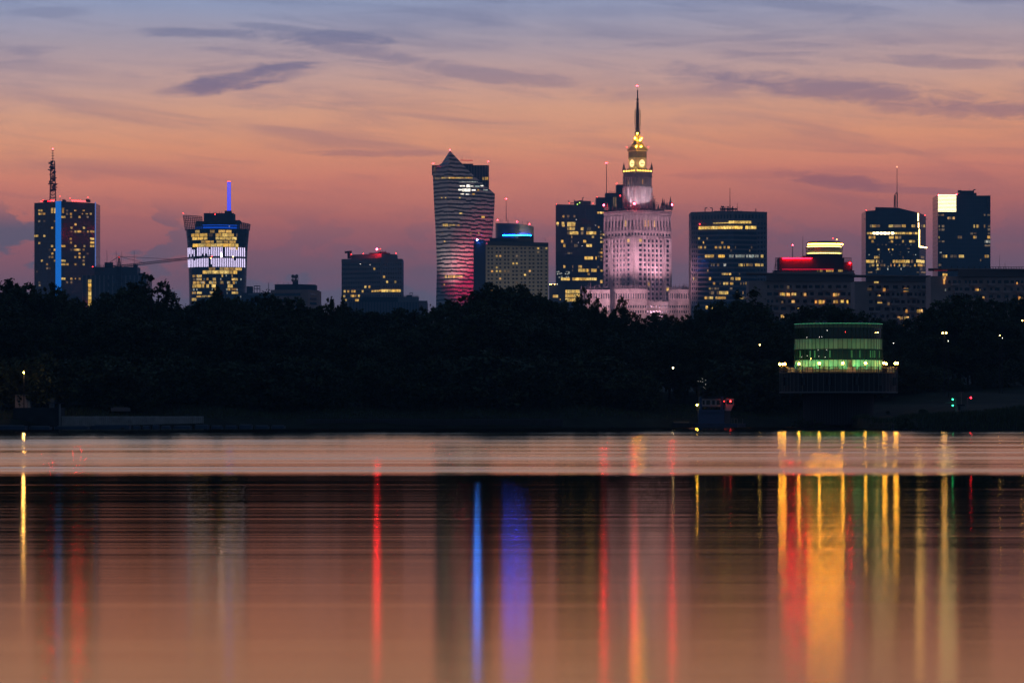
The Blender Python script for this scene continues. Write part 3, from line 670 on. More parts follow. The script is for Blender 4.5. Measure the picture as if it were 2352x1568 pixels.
for u in [1190 + 3.2 * i for i in range(11)]:
    c_ = ((u - 1182) * k) / rr
    if abs(c_) < .98: an = -math.acos(c_); mb.box((cc.x + (rr + .05) * math.cos(an), cc.y + .8 * (rr + .05) * math.sin(an), (top + GZ(Y)) / 2 - 5), (.25, .4, top - GZ(Y) - 12))
mb.build('ribs', M['conc'], t)
for v in (519.5, 529.5): MB().lathe((cc.x, cc.y, ZV(v, Y)), [(rr + .3, -1), (rr + 1.2, -1), (rr + 1.2, 1), (rr + .3, 1)], 12, -.62 * math.pi, a_split, .8).build('ledge', M['steel'], t)
mast(t, 1162.7, 457, 508, Y + 20, .9, .35); lamp_ball(t, 1162.7, 456.8, Y + 20, 1.1, M['red'])
for u, v in ((1143.2, 505.5), (1187.2, 508.8), (1216, 514.8)): lamp_ball(t, u, v, Y + 2, 1.0, M['red'])
for u, v in ((1149, 503), (1153, 504), (1166, 503), (1168, 504), (1200, 508.5), (1210.5, 508), (1212.5, 508), (1221, 513)): mast(t, u, v, 516, Y + 22, .4, .3)
bst = mat('added_blue_streak_line', (.02, .03, .1), .4, .3, 0, 260, (.001, .065, 1))  # blue line added around the drum to make the wide blue river streak
MB().lathe((cc.x, cc.y, ZV(537.3, Y)), [(rr + 1.0, -.18), (rr + 1.0, .18)], 22, -.70 * math.pi, -.20 * math.pi, .8, cap=False).build('added_blue_line', bst, t)

# --- square-windowed hotel
Y = 2700
t = thing('square_window_hotel', 'broad pale hotel with a regular grid of small square windows', 'hotel', (*PX(1180, Y + 20), GZ(Y)))
A, B, D = (1087.7, Y + 34), (1115.5, Y), (1259.7, Y + 26)
pan = fac('pale_square_panels', (.20, .185, .16), (.27, .25, .215), (.29, .265, .23), 2.95, 3.02, .10, .6, .7, .25)
bpy_b = block(t, 'front_wall', pan, [B, D], 562.5, 30); f = Face(B, D)
block(t, 'side_wall', mat('dark_end_wall', (.025, .028, .036), .8, .2, var=.2), [A, (1115.2, Y)], 552.5, 30, ref=1)
block(t, 'roof_parapet', mat('dark_blue_roof', (.018, .024, .035), .7, .3), [(1120, Y - .6), (1259.6, Y + 25.5)], 553.6, 24, 563.2)
rbox(t, 'roof_plant', M['roof'], 1124, 1226, 546.5, 555, Y + 14, 14); rbox(t, 'roof_plant', M['roof'], 1190, 1224, 541.5, 547, Y + 18, 10); rbox(t, 'roof_plant', M['roof'], 1088, 1112, 550.5, 553, Y + 36, 10)
mast(t, 1215.5, 536, 543, Y + 22, .5, .4); mast(t, 1252.5, 547, 554, Y + 26, .4, .3)
colx = [617, 650, 693, 725, 768, 800, 845, 877, 920, 953, 996, 1030, 1073, 1103, 1148]; rowy = [959 + 34.7 * i for i in range(15)]
LW = {(693, 2): 'warm', (693, 5): 'hot', (650, 6): 'orange', (693, 6): 'warm', (725, 6): 'hot', (768, 6): 'dim', (800, 6): 'dim', (845, 4): 'hot', (877, 4): 'hot', (996, 6): 'orange', (953, 7): 'hot', (725, 8): 'orange', (877, 10): 'hot', (1073, 0): 'hot', (1148, 0): 'hot', (877, 9): 'dim', (725, 2): 'orange', (877, 2): 'dim', (650, 11): 'orange', (1073, 1): 'dim'}
dark = [(x, r) for x in colx for r in range(15) if (x, r) not in LW]; random.shuffle(dark); mbs = MB()
for i, (x, r) in enumerate(dark):
    u, v = z4(x, rowy[r] - 3 * (x - 880) / 560)
    if i < 95: f.win(t, u, v, 4.2, 3.9, M['black_glass'], .06, 'window')
    else: f.slab(mbs, u - 2.1, v - 1.95, u + 2.1, v + 1.95, .06)
mbs.build('windows', M['black_glass'], t)['kind'] = 'stuff'
for (x, r), m in LW.items():
    u, v = z4(x, rowy[r] - 3 * (x - 880) / 560); f.win(t, u, v, 4.2, 3.9, M[m], .1)
lamp_ball(t, 1096, 550.8, Y + 22, 1.5, mat('added_blue_streak_lamp', (.1, .1, .1), .4, .3, 0, 1500, (.03, .16, 1)), 'added_blue_lamp')  # blue lamp added at the roof corner only for its streak on the river
# --- right half of the skyline
z5 = Z(1261.7, 343, 3.879); z6 = Z(1408.7, 171.5, 4.923)
# dark glass tower left of the palace, and the taller one behind it
Y = 3150
t = thing('glass_tower', 'dark glass tower with scattered yellow offices left of the floodlit palace', 'office tower', (*PX(1322, Y + 20), GZ(Y)))
G2 = fac('blue_black_curtain_wall', (.014, .018, .026), (.011, .015, .022), (.019, .026, .036), 1.5, 3.7, .12, .1, .4, .5)
A, D = (1276.7, Y), (1369.5, Y + 10)
block(t, 'facade', G2, [A, D], 469.4, 34); f = Face(A, D)
rbox(t, 'upper_block', mat('dark_top_block', (.012, .016, .023), .3, .4), 1319, 1357, 461.5, 470, Y + 4, 20)
f.slab(MB(), 1345, 469, 1346, 500, .5).build('fin', M['steel'], t); f.slab(MB(), 1329, 463, 1330, 500, .5).build('fin', M['steel'], t); f.slab(MB(), 1363, 470, 1364, 500, .5).build('fin', M['steel'], t)
wl = [(597, 5.5, 'w', '118-134 158-165d 168-178d 215-232d'), (627, 2.4, 'c', '236-244'), (660, 6, 'h', '64-84 110-133 160-195 196-232'), (677, 6, 'w', '70-82d 112-136 160-190 192-230'), (708, 6.5, 'w', '160-176 180-198 202-228 281-304 335-370d'), (745, 7, 'h', '161-180d 182-204 206-230 232-258 281-302d 330-354 356-392 394-417'), (780, 5, 'w', '196-204 378-398'), (820, 6, 'h', '105-124 303-328 196-202d'), (857, 6.5, 'h', '125-143 222-232d 234-252d 329-352 354-379'), (925, 4, 'd', '162-185 193-203'), (968, 7, 'h', '314-336 338-362 364-388 412-420'), (1045, 6, 'w', '125-142 258-290 205-212d'), (1078, 7, 'h', '258-290 292-322 330-348 350-360d 374-396 398-421'), (1111, 5, 'w', '340-360'), (1155, 6, 'h', '105-125 127-150 152-182 205-230 232-262 264-292 294-330 332-360 362-392 394-421'), (1078, 4, 'd', '203-212')]
def wrows(t, f, wl, zz, out=.2, split=None, pfx=None):
    for y, h, c, s in wl:
        for w in s.split():
            m = {'w': M['warm'], 'h': M['hot'], 'd': M['dim'], 'c': M['cool'], 'o': M['orange'], 'W': M['white']}[c]
            if w[-1] in 'dcohwW': m = {'d': M['dim'], 'c': M['cool'], 'o': M['orange'], 'h': M['hot'], 'w': M['warm'], 'W': M['white']}[w[-1]]
            a, b = (float(x) for x in w.rstrip('dcohwW').split('-')); u0, v = zz(a, y); u1, _ = zz(b, y)
            ff = f if not split or (u0 + u1) / 2 < split else pfx
            ff.win(t, (u0 + u1) / 2, v, u1 - u0, h, m, out)
wrows(t, f, wl, z5)
for _ in range(26):
    u, v = z5(random.uniform(66, 182), random.uniform(1088, 1142)); f.win(t, u, v, 2.4, 2.4, M['cool'])
for x, y in ((412, 677), (292, 860), (258, 828), (240, 627)): lamp_ball(t, *z5(x, y), Y - .5, .5, M['pin'])
rf = MB()
for x0, y0, x1, y1 in ((165, 460, 176, 462), (175, 460, 178, 480), (222, 450, 223, 470), (178, 480, 235, 479), (250, 462, 292, 455), (297, 430, 297, 462), (297, 430, 308, 433), (300, 462, 345, 463)): rf.tube(P(*z5(x0, y0), Y + 8), P(*z5(x1, y1), Y + 8), .35, n=4)
rf.build('roof_cranes', M['steel'], t)
gl_ = mat('green_roof_lamp', (.1, .1, .1), .4, .3, 0, 2.2, (.55, 1, .12))
lamp_ball(t, *z5(250, 490), Y - 1, 1.3, gl_); lamp_ball(t, *z5(270, 476), Y - 1, 1.3, gl_)
for x, y in ((64, 489), (389, 483), (179, 480)): lamp_ball(t, *z5(x, y), Y + 2, .7, M['red_dim'])
rbox(t, 'podium', mat('podium_dark', (.03, .036, .048), .6, .3), 1261.7, 1300, 652, 765, Y - 30, 25)
fp = Face((1261.7, Y - 30), (1300, Y - 30))
for x, y, w in ((40, 1308, 4), (55, 1308, 4), (70, 1308, 4), (98, 1336, 2)): fp.win(t, *z5(x, y), w, 6 if y < 1320 else 3, M['warm'])
for x in (5, 20, 47, 70): lamp_ball(t, *z5(x, 1201), Y - 31, .8, M['sodium'] if x < 60 else M['pin'])
rbox(t, 'lit_annex', mat('annex_dark', (.03, .034, .045), .6, .3), 1297.5, 1333.5, 664, 765, Y - 34, 4)
fp = Face((1297.5, Y - 34), (1333.5, Y - 34))
for y in (1266, 1303, 1340): fp.row(t, z5(0, y)[1], 1298.6, 1333, 5.2, 7.4, M['hot'], .9)
Y = 3300
t = thing('twin_tower', 'tallest dark office tower with a red-tipped mast, half hidden behind the palace', 'office tower', (*PX(1400, Y + 20), GZ(Y)))
G3 = fac('brown_black_curtain_wall', (.030, .026, .030), (.018, .018, .024), (.026, .026, .032), 2.2, 3.7, .3, .2, .5, .4)
A, D = (1368.8, Y), (1436, Y + 6)
block(t, 'facade', G3, [A, D], 453.2, 34); f = Face(A, D)
rbox(t, 'upper_block', mat('dark_upper_block', (.022, .022, .029), .5, .4), 1390.5, 1420, 443.5, 454, Y + 5, 24); rbox(t, 'core_block', mat('dark_core_block', (.02, .021, .03), .5, .4), 1415.8, 1438, 424, 455, Y + 4, 24)
MB().tube(P(1393, 446, Y + 8), P(1393, 374.5, Y + 8), .95 * m_u(Y), .7 * m_u(Y), 6).build('antenna_mast', M['steel'], t)
for u in (1391.7, 1394.4): lamp_ball(t, u, 374.5, Y + 8, 1.0, M['red'])
lamp_ball(t, *z5(601, 306), Y + 3, 1.0, M['red_dim']); lamp_ball(t, *z5(632, 414), Y + 2, 1.1, M['red_dim']); lamp_ball(t, *z5(428, 425), Y + 2, .6, M['red_dim'])
for i in range(12): mast(t, 1398 + i * 1.5, 441 - random.random() * 3, 444, Y + 10, .3, .25)
wrows(t, f, [(468, 22, 'd', '568-578 584-597'), (565, 4.5, 'h', '427-445 450-470 474-486'), (693, 4, 'w', '434-446'), (735, 3, 'c', '456-462'), (760, 4, 'w', '455-470 476-490'), (790, 4, 'h', '455-470'), (825, 4.4, 'h', '455-472 478-490'), (858, 4, 'w', '480-490'), (888, 4, 'w', '460-473'), (920, 4.4, 'w', '440-450d 456-473'), (955, 4, 'w', '432-445d 456-473'), (985, 3.4, 'd', '456-470'), (1048, 4, 'd', '428-444'), (1080, 4.4, 'h', '456-474 480-490'), (1178, 7, 'h', '455-473')], z5)
for v in (492, 500): f.win(t, 1412, v, 5, 5, M['dim'])

# --- floodlit palace with clock tower and spire
Y0 = 3000; k = m_u(Y0); CU = 1464.4; YC = Y0 + 30
t = thing('palace', 'tall stepped stone palace floodlit pink with a golden clock stage and spire', 'palace', (*PX(CU, YC), GZ(Y0)))
stone = bpy.data.materials.new('pale_limestone'); stone.use_nodes = True; q = G(stone.node_tree); b_ = stone.node_tree.nodes['Principled BSDF']
tcn = q.n('ShaderNodeTexCoord'); n_ = q.noise(tcn.outputs['Object'], .12, 7, .65); sx, sy, sz = q.sep(tcn.outputs['Object'])
n2_ = q.noise(q.comb(q.m('MULTIPLY', sx, .5), q.m('MULTIPLY', sy, .5), q.m('MULTIPLY', sz, .05)), 1, 4, .6)
q.put(b_.inputs['Base Color'], q.mix(q.rng(q.m('ADD', q.m('MULTIPLY', n_, .6), q.m('MULTIPLY', n2_, .4)), .32, .66), (.15, .125, .12, 1), (.40, .36, .345, 1))); b_.inputs['Roughness'].default_value = .85; b_.inputs['Specular IOR Level'].default_value = .15
dstone = mat('weathered_dark_stone', (.10, .088, .088), .9, .1, var=.4, vscale=.25)
TH = math.radians(36.5); sn, cs = math.sin(TH), math.cos(TH)
c2 = PX(CU, YC)
def sq(a):                                            # corners of a tier of side a (picture units), front corner first
    h = a * k / 2; out = []
    for x, y in ((-1, -1), (1, -1), (1, 1), (-1, 1)): out.append(Vector((c2.x + h * (x * cs - y * sn), c2.y + h * (x * sn + y * cs))))
    return out
# rotate so that the front corner is the lowest y
def tier(name, a, v1, v0, m, par=t): return MB().prism(sq(a), ZV(v1, Y0), ZV(v0, Y0)).build(name, m, par)
ca, sa = math.cos(TH), math.sin(TH)
class PF:
    """one of the two visible walls of a tier: s runs -1..1 along it, out is metres proud"""
    def __init__(s, a, right):
        p = sq(a); i = min(range(4), key=lambda j: p[j].y); f = p[i]; l, r = p[(i - 1) % 4], p[(i + 1) % 4]
        if l.x > r.x: l, r = r, l
        s.a, s.b = (f, r) if right else (l, f); s.d = (s.b - s.a).normalized(); s.n = Vector((s.d.y, -s.d.x)); s.n = s.n if s.n.y < 0 else -s.n; s.L = (s.b - s.a).length
    def slab(s, mb, x0, x1, v1, v0, out, inn=.1):
        a, b = s.a + s.d * x0 * s.L, s.a + s.d * x1 * s.L; o, i = s.n * out, -s.n * inn
        q4 = (a + o, b + o, b + i, a + i); z0, z1_ = ZV(v1, Y0), ZV(v0, Y0)
        mb.hexa([(w.x, w.y, z0) for w in q4] + [(w.x, w.y, z1_) for w in q4]); return mb
    def at(s, x, v, out):
        a = s.a + s.d * x * s.L + s.n * out; return Vector((a.x, a.y, ZV(v, Y0)))
MA = 109.5
L, Rr = PF(MA, False), PF(MA, True)
tier('main_shaft', MA, 765, 482.5, stone)
# corner piers and ribs
mb = MB()
for pf, piers in ((L, ((0, .2), (.8, 1))), (Rr, ((0, .17), (.83, 1)))):
    for a, b in piers: pf.slab(mb, a, b, 740, 544, 1.3)
mb.build('corner_piers', stone, t)
cl_ = [.12, .34, .46, .58, .69, .86]; cr_ = [.15, .285, .39, .50, .61, .72, .89]
mb = MB()
for pf, cs_ in ((L, [.25, .28, .40, .52, .635, .745]), (Rr, [.225, .34, .445, .555, .665, .775])):
    for x in cs_: pf.slab(mb, x - .014, x + .014, 735, 546, 1.4)
mb.build('ribs', stone, t)
cells = []
for r in range(15):
    v = 552 + r * 11.05
    for pf, cc_ in ((L, cl_), (Rr, cr_)):
        for x in cc_:
            if v > 652 and pf is L: continue
            cells.append((pf, x, v, r))
random.shuffle(cells); mbs = MB(); nn = 0
litc = {(id(L), .86, 0), (id(Rr), .15, 0)}
for pf, x, v, r in cells:
    pr = 1.4 if (x < .2 or x > .8) else .12; w = 1.35 / pf.L; m = M['black_glass']
    if (id(pf), x, r) in litc or (pf is Rr and (x, r) in ((.39, 9), (.89, 10))): pf.slab(MB(), x - w, x + w, v + 3.4, v - 3.4, pr + .06).build('lit_window', M['hot'], t); continue
    if nn < 92: pf.slab(MB(), x - w, x + w, v + 2.9, v - 2.9, pr).build('window', m, t); nn += 1
    else: pf.slab(mbs, x - w, x + w, v + 2.9, v - 2.9, pr)
mbs.build('windows', M['black_glass'], t)['kind'] = 'stuff'
# cornices and loggia
for a, v1, v0, m in ((113, 488.5, 482, stone), (111.8, 492, 489.2, stone), (112.6, 531.5, 528, stone), (111.6, 544.5, 541.2, stone)): tier('cornice', a, v1, v0, m)
mb = MB()
for pf in (L, Rr):
    for i in range(34): pf.slab(mb, (i + .2) / 34, (i + .7) / 34, 489, 486.4, 1.25)
mb.build('dentils', stone, t)
mb = MB(); lw = MB()
for pf, n in ((L, 9), (Rr, 12)):
    for i in range(n):
        x = (i + .5) / n; pf.slab(mb, x - .5 / n, x - .5 / n + .30 / n, 527.5, 494, 1.0)
        mm = M['hot'] if (pf is L and i in (6,)) or (pf is Rr and i in (3, 4, 6)) else dstone
        pf.slab(MB(), x - .12 / n, x + .24 / n, 522, 505, .25).build('loggia_window' if mm is dstone else 'lit_window', M['black_glass'] if mm is dstone else M['hot'], t)
        pf.slab(MB(), x - .16 / n, x + .26 / n, 539.5, 534, .15).build('attic_window', M['black_glass'], t)
mb.build('loggia_columns', stone, t)
mb = MB()
for pf in (L, Rr): pf.slab(mb, 0, 1, 528, 519.5, .6)
mb.build('balustrade', dstone, t)
# crown of pinnacles at the setback
def pin_mesh(h, r):
    return MB().lathe((0, 0, 0), [(r, 0), (r, h * .3), (r * .7, h * .34), (r * .75, h * .55), (r * .35, h * .62), (.05, h)], 6)
pm = pin_mesh(4.6, .8).build('pinnacle', dstone, t); pm.location = Vector(); first = True
def pinn(u, v, Y, s=1.):
    global first
    o = pm if first else pm.copy()
    if not first: C.objects.link(o)
    first = False; o.parent = t; o.location = P(u, v, Y) - parent_loc(t); o.scale = (s, s, s)
pm.data.transform(Matrix.Translation(parent_loc(t)))
for pf, n in ((L, 8), (Rr, 12)):
    for i in range(n + 1):
        p = pf.at(i / n, 482.3, -1.2); u = 1176 + p.x / p.y * S; pinn(u, 482.3, p.y, random.uniform(.7, 1.05))
for u, h in ((1522, 2.3), (1525.6, 2.1), (1531, 1.6), (1533.5, 1.5), (1540, 2.6), (1502, 1.9), (1456, 2.4), (1512, 1.3), (1390, 1.6), (1396, 1.4)): pinn(u, 482, YC + random.uniform(-6, 10), h)
tier('terrace_block', 88, 484, 476.5, dstone)
for u in (1500, 1503, 1507):
    mb = MB(); mb.tube(P(u, 478, YC), P(u, 448 + (u - 1500) * 3, YC), .25, n=4)
    for j in range(4): mb.box(P(u, 452 + j * 5 + (u - 1500) * 2, YC), (3.4, .3, .3))
    mb.build('aerial', M['steel'], t)
# upper tower
UA = 47.0; UL, UR = PF(UA, False), PF(UA, True)
tier('upper_tower', UA, 486, 425, stone)
mb = MB()
for pf in (UL, UR):
    for x in (.04, .3, .36, .64, .7, .96): pf.slab(mb, x - .05, x + .05, 484, 427, .8)
mb.build('upper_piers', stone, t)
tier('belt_cornice', UA + 1.6, 426.5, 424, stone); tier('arcade', UA - 1, 424, 402, dstone); tier('belt_cornice', UA + 1.6, 403.5, 399.5, dstone); tier('attic', UA + .4, 400, 392.5, dstone); tier('top_cornice', UA + 2.6, 392.5, 389.8, dstone)
for pf in (UL, UR):
    mb = MB()
    for i in range(7): pf.slab(mb, i / 6.5, i / 6.5 + .05, 424, 403.5, .5)
    mb.build('arcade_columns', dstone, t)
    for i, x in enumerate((.2, .42, .64, .82)):
        pf.slab(MB(), x - .028, x + .028, 419.5, 408.5, .1).build('arcade_window', M['warm'] if i in ((1, 2) if pf is UL else (0, 1)) else M['black_glass'], t)
gold_l = mat('gold_cornice_lamps', (.1, .08, .05), .4, .3, 0, 5, (1, .55, .08))
for pf in (UL, UR):
    n = 5 if pf is UL else 6
    for i in range(n): pf.slab(MB(), (i + .12) / n, (i + .88) / n, 389.6, 386.8, .5).build('gold_light', gold_l, t)
    mb = MB()
    for i in range(n + 1): pf.slab(mb, i / n - .02, i / n + .02, 390, 382.5, .9)
    mb.build('balcony_posts', dstone, t)
for u, dy in ((1433, 2), (1460.8, -20), (1496.6, 2)): pinn(u, 390, YC + dy, 1.5)
CA = 29.4; KL, KR = PF(CA, False), PF(CA, True)
gstone = mat('golden_lit_stone', (.42, .36, .26), .8, .2, var=.15)
tier('clock_stage', CA, 390, 358.5, gstone); tier('clock_cornice', CA + 1.4, 360, 357.6, gstone); tier('dark_drum', CA + .6, 357.6, 342, dstone); tier('roof_cornice', CA + 4, 342.5, 340, gstone)
mb = MB()
for pf in (KL, KR):
    for i in range(12): pf.slab(mb, i / 12 + .01, i / 12 + .05, 356, 343.5, .35)
mb.build('drum_ribs', dstone, t)
cf = mat('lit_clock_face', (.8, .75, .6), .5, .2, 0, 1.25, (1, .84, .46)); ch = mat('clock_hand', (.01, .01, .01), .6, .2)
for pf in (KL, KR):
    p = sq(CA); ctr = pf.at(.5, 370.5, .45); r = 8.4 * k
    zc = Vector((0, 0, 1)); d3 = Vector((pf.d.x, pf.d.y, 0)); n3 = Vector((pf.n.x, pf.n.y, 0))
    def disc(mb, r0, r1, off0, off1, n=28):
        for i in range(n):
            a0, a1 = i / n * 2 * math.pi, (i + 1) / n * 2 * math.pi; e = lambda a, r_, o: ctr + (d3 * math.cos(a) + zc * math.sin(a)) * r_ + n3 * o
            if r0 > 0: mb.face([e(a0, r0, off1), e(a0, r1, off1), e(a1, r1, off1), e(a1, r0, off1)]); mb.face([e(a0, r1, off0), e(a1, r1, off0), e(a1, r1, off1), e(a0, r1, off1)])
            else: mb.face([ctr + n3 * off1, e(a0, r1, off1), e(a1, r1, off1)])
    cfo = MB(); disc(cfo, 0, r, 0, .1); face_o = cfo.build('clock_face', cf, t)
    rim = MB(); disc(rim, r, r * 1.14, 0, .5); rim.build('rim', gstone, face_o)
    for ang, ln in ((R(-18), .82), (R(202), .62)):
        h_ = MB(); w = n3 * .3; tip = (d3 * math.cos(ang) + zc * math.sin(ang)) * r * ln; sd = (-d3 * math.sin(ang) + zc * math.cos(ang)) * .38
        h_.face([ctr + w - sd, ctr + w + tip - sd * .5, ctr + w + tip + sd * .5, ctr + w + sd]); h_.build('clock_hand', ch, face_o)
    mk = MB()
    for i in range(12):
        a = i * math.pi / 6; e = (d3 * math.cos(a) + zc * math.sin(a)); s_ = (-d3 * math.sin(a) + zc * math.cos(a)) * .16
        mk.face([ctr + n3 * .22 + e * r * .8 - s_, ctr + n3 * .22 + e * r * .93 - s_, ctr + n3 * .22 + e * r * .93 + s_, ctr + n3 * .22 + e * r * .8 + s_])
    mk.build('hour_marks', ch, face_o)
# flared roof
def loft(name, st, m):
    mb = MB()
    for (a0, v0), (a1, v1) in zip(st, st[1:]):
        p, q_ = sq(a0), sq(a1); z0, z1_ = ZV(v0, Y0), ZV(v1, Y0)
        for i in range(4):
            j = (i + 1) % 4; mb.face([(p[i].x, p[i].y, z0), (p[j].x, p[j].y, z0), (q_[j].x, q_[j].y, z1_), (q_[i].x, q_[i].y, z1_)])
    return mb.build(name, m, t)
copper = mat('roof_copper', (.16, .13, .09), .6, .4, var=.3, vscale=.5)
loft('flared_roof', [(34.5, 340), (33, 338), (26, 334), (20.5, 329.5), (15.5, 324), (12.5, 320), (12, 317)], copper)
mb = MB()
p, q_ = sq(34), sq(12)
for st0, st1 in (((34.5, 339.5), (26, 333.6)), ((26, 333.6), (20.5, 329.1)), ((20.5, 329.1), (15.5, 323.6)), ((15.5, 323.6), (12.2, 318.5))):
    a, b = sq(st0[0]), sq(st1[0])
    for i in range(4): mb.tube((*a[i], ZV(st0[1], Y0)), (*b[i], ZV(st1[1], Y0)), .35, n=4)
mb.build('roof_ridges', gstone, t)
cz = lambda v: Vector((c2.x, c2.y, ZV(v, Y0)))
lan = MB()
for v0, v1, r in ((318, 316.5, 9.2), (310.5, 309, 8), (304.5, 303.5, 6.6)): lan.lathe(cz(v0), [(r * k, 0), (r * k, (v0 - v1) * k)], 12)
for i in range(8):
    a = i * math.pi / 4; e = Vector((math.cos(a), math.sin(a), 0)); lan.tube(cz(318) + e * 7.5 * k, cz(309) + e * 6.8 * k, .45, n=5); lan.tube(cz(309) + e * 5.6 * k, cz(303) + e * 5 * k, .4, n=5)
lan.lathe(cz(318), [(3.4 * k, 0), (3.0 * k, 15 * k)], 8); lan.build('gold_lantern', gstone, t)
gp = mat('gold_floodlight', (.1, .1, .1), .4, .3, 0, 420, (1, .40, .02))
for u, v in ((1461.5, 336.5), (1472.5, 337), (1470, 322.5), (1464, 306.5), (1458.5, 317.5), (1473, 318.5)): lamp_ball(t, u, v, YC - 13 if v > 330 else YC - 7, .9, gp, 'gold_floodlight')
MB().lathe(cz(303), [(3 * k, 0), (6.4 * k, 2.0 * k), (7.2 * k, 4 * k), (6.2 * k, 6 * k), (3 * k, 8 * k), (1.5 * k, 9 * k)], 14).build('dark_ball', M['steel'], t, True)
spm = thing('spire', None, None, (0, 0, 0)); spm.parent = t; spm.location = cz(296) - parent_loc(t)
MB().lathe(cz(294.5), [(4 * k, 0), (6.2 * k, 1 * k), (6.2 * k, 2.2 * k), (3 * k, 2.6 * k)], 10).build('platform', M['steel'], spm)
bronze = mat('bronze_mast', (.05, .036, .02), .5, .4)
lattice(MB(), cz(293), cz(228), 5.2 * k, 3.2 * k, 22, .3).tube(cz(293), cz(228), 1.6 * k, 1.1 * k, 6).build('lattice', bronze, spm)
for j in range(12):
    v = 290 - j * 4.1; mb = MB(); w = (12.5 if 247 < v < 280 else 11 if v > 280 else 8) * k
    mb.box(cz(v), (w, .35, .35)).box(cz(v), (.35, w, .35))
    for sgn in (-1, 1): mb.box(cz(v) + Vector((sgn * w / 2, 0, 0)), (.45, .45, 1.9)); mb.box(cz(v) + Vector((sgn * w * .28, 0, 0)), (.4, .4, 1.5))
    mb.build('aerial', M['steel'], spm)
for j in range(6): MB().box(cz(241 - j * 3), (6.2 * k, 1, .6)).build('aerial', M['steel'], spm)
MB().lathe(cz(223.5), [(1 * k, 0), (4 * k, 1.5 * k), (3.4 * k, 3 * k), (1 * k, 4.5 * k)], 10).build('collar', M['steel'], spm)
MB().tube(cz(226), cz(200), 1.55 * k, 1.2 * k, 8).build('pole', M['steel'], spm); MB().tube(cz(200), cz(186), .3 * k, .15 * k, 5).build('tip', M['steel'], spm)
for du in (-1.2, 1.6): lamp_ball(spm, CU - .8 + du, 197.8, YC - 2, 1.0, M['red'])
for u in (1439.5, 1489.5): lamp_ball(t, u, 338, YC, .8, M['red_dim']); mast(t, u + (4 if u < 1460 else -4), 332, 341, YC, .25, .2)
for u, v, dy in ((1387, 471.2, 0), (1457, 467.8, -32), (1543, 470.5, 0)): lamp_ball(t, u, v, YC + dy, 1.9, M['red_big']); MB().tube(P(u, 484, YC + dy), P(u, v + 1, YC + dy), .3, n=5).build('lamp_post', M['steel'], t)
# wings at the foot
def wing(uc_, wl_, wr_, Yw, vt, vb, nw, name='wing'):
    A, B, D = (uc_ - wl_, Yw + wr_ * k * .8), (uc_, Yw), (uc_ + wr_, Yw + wl_ * k * .8)
    block(t, name, stone, [A, B, D], vt, 30, vb, 1); fl, fr2 = Face(A, B), Face(B, D)
    for f_, u0, u1 in ((fl, uc_ - wl_, uc_), (fr2, uc_, uc_ + wr_)):
        if u1 - u0 < 8: continue
        f_.slab(MB(), u0, vt - .4, u1, vt + 3, .9).build('cornice', stone, t); f_.slab(MB(), u0, 690.5, u1, 693.2, 1.0).build('cornice', stone, t)
        n = max(2, round((u1 - u0) / 5.6))
        for i in range(n):
            u = u0 + (i + .5) * (u1 - u0) / n
            f_.win(t, u, 680, 2.2, 12, M['black_glass'], .12, 'tall_window')
            f_.slab(MB(), u - 2.6, 674, u - 1.9, 688, .7).build('column', stone, t)
            for v in (704, 715.5): f_.win(t, u, v, 2.4, 6, M['black_glass'], .12, 'window')
    n = round((wl_ + wr_) / 4.2)
    for i in range(n):
        u = uc_ - wl_ + (i + .5) * (wl_ + wr_) / n; pinn(u, vt - .4, Yw + 4 + abs(u - uc_) * k * .7, random.uniform(.75, 1.5))
wing(1345, 12, 56, 2955, 665.5, 765, 8); wing(1446.5, 33, 39, 2945, 664, 765, 8); wing(1558, 21, 42.7, 2955, 665.5, 765, 8)
rbox(t, 'base_block', stone, 1484, 1540, 692, 765, 2972, 20); fb = Face((1484, 2972), (1540, 2972))
for i in range(8):
    for v in (704, 716, 727): fb.win(t, 1488 + i * 6.6, v, 2.4, 6, M['black_glass'], .12, 'window')
for i, u in enumerate((1489, 1498, 1508, 1517)): fb.slab(MB(), u - 1.6, 688, u + 1.6, 692, .6).build('urn', stone, t)
# its floodlights
PK = (1, .51, .69)
for u, dy, tu, tv, pw, sz in ((1385, -150, 1420, 600, 5.2e5, 44), (1330, -170, 1415, 570, 2.8e5, 40), (1535, -170, 1505, 600, 6e5, 42), (1600, -180, 1512, 570, 3.1e5, 36), (1470, -230, 1465, 540, 2.6e5, 40)): spot('palace_floodlight', P(u, 704, Y0 + dy), P(tu, tv, Y0), pw, PK, sz, .9, 1.5)
for u, dy in ((1402, 2), (1418, -10), (1434, -22), (1478, -22), (1494, -12), (1510, -4), (1526, 4)): spot('shaft_uplight', P(u, 662, Y0 - 4 + dy), P(u + (CU - u) * .12, 600, Y0 + 14 + dy), 8.5e4, PK, 62, .9, .6)
spot('shaft_uplight', P(1406, 745, 2976), P(1406, 660, 3008), 4.5e4, PK, 80, .9, .6)
for u in (1350, 1375, 1440, 1480, 1512, 1560, 1590): spot('wing_floodlight', P(u, 750, 2918), P(u, 690, 2955), (4.4e4 if u not in (1480, 1512) else 1.1e4), (1, .53, .60), 100, .9, 1.)
for u, dy in ((1440, 6), (1452, -17), (1475, -18), (1491, 2)): spot('terrace_floodlight', P(u, 475, YC - 16 + dy * .6), P(u + (CU - u) * .35, 440, YC - 6), 1.6e4, (1, .76, .92), 70, .8, .4)
for u, dy in ((1436, -6), (1448, -16), (1458, -24), (1470, -24), (1484, -17), (1494, -8)): spot('clock_floodlight', P(u, 388, YC + dy), P(CU + (u - CU) * .4, 366, YC - 4), 5.5e3, (1, .56, .10), 90, .8, .3)
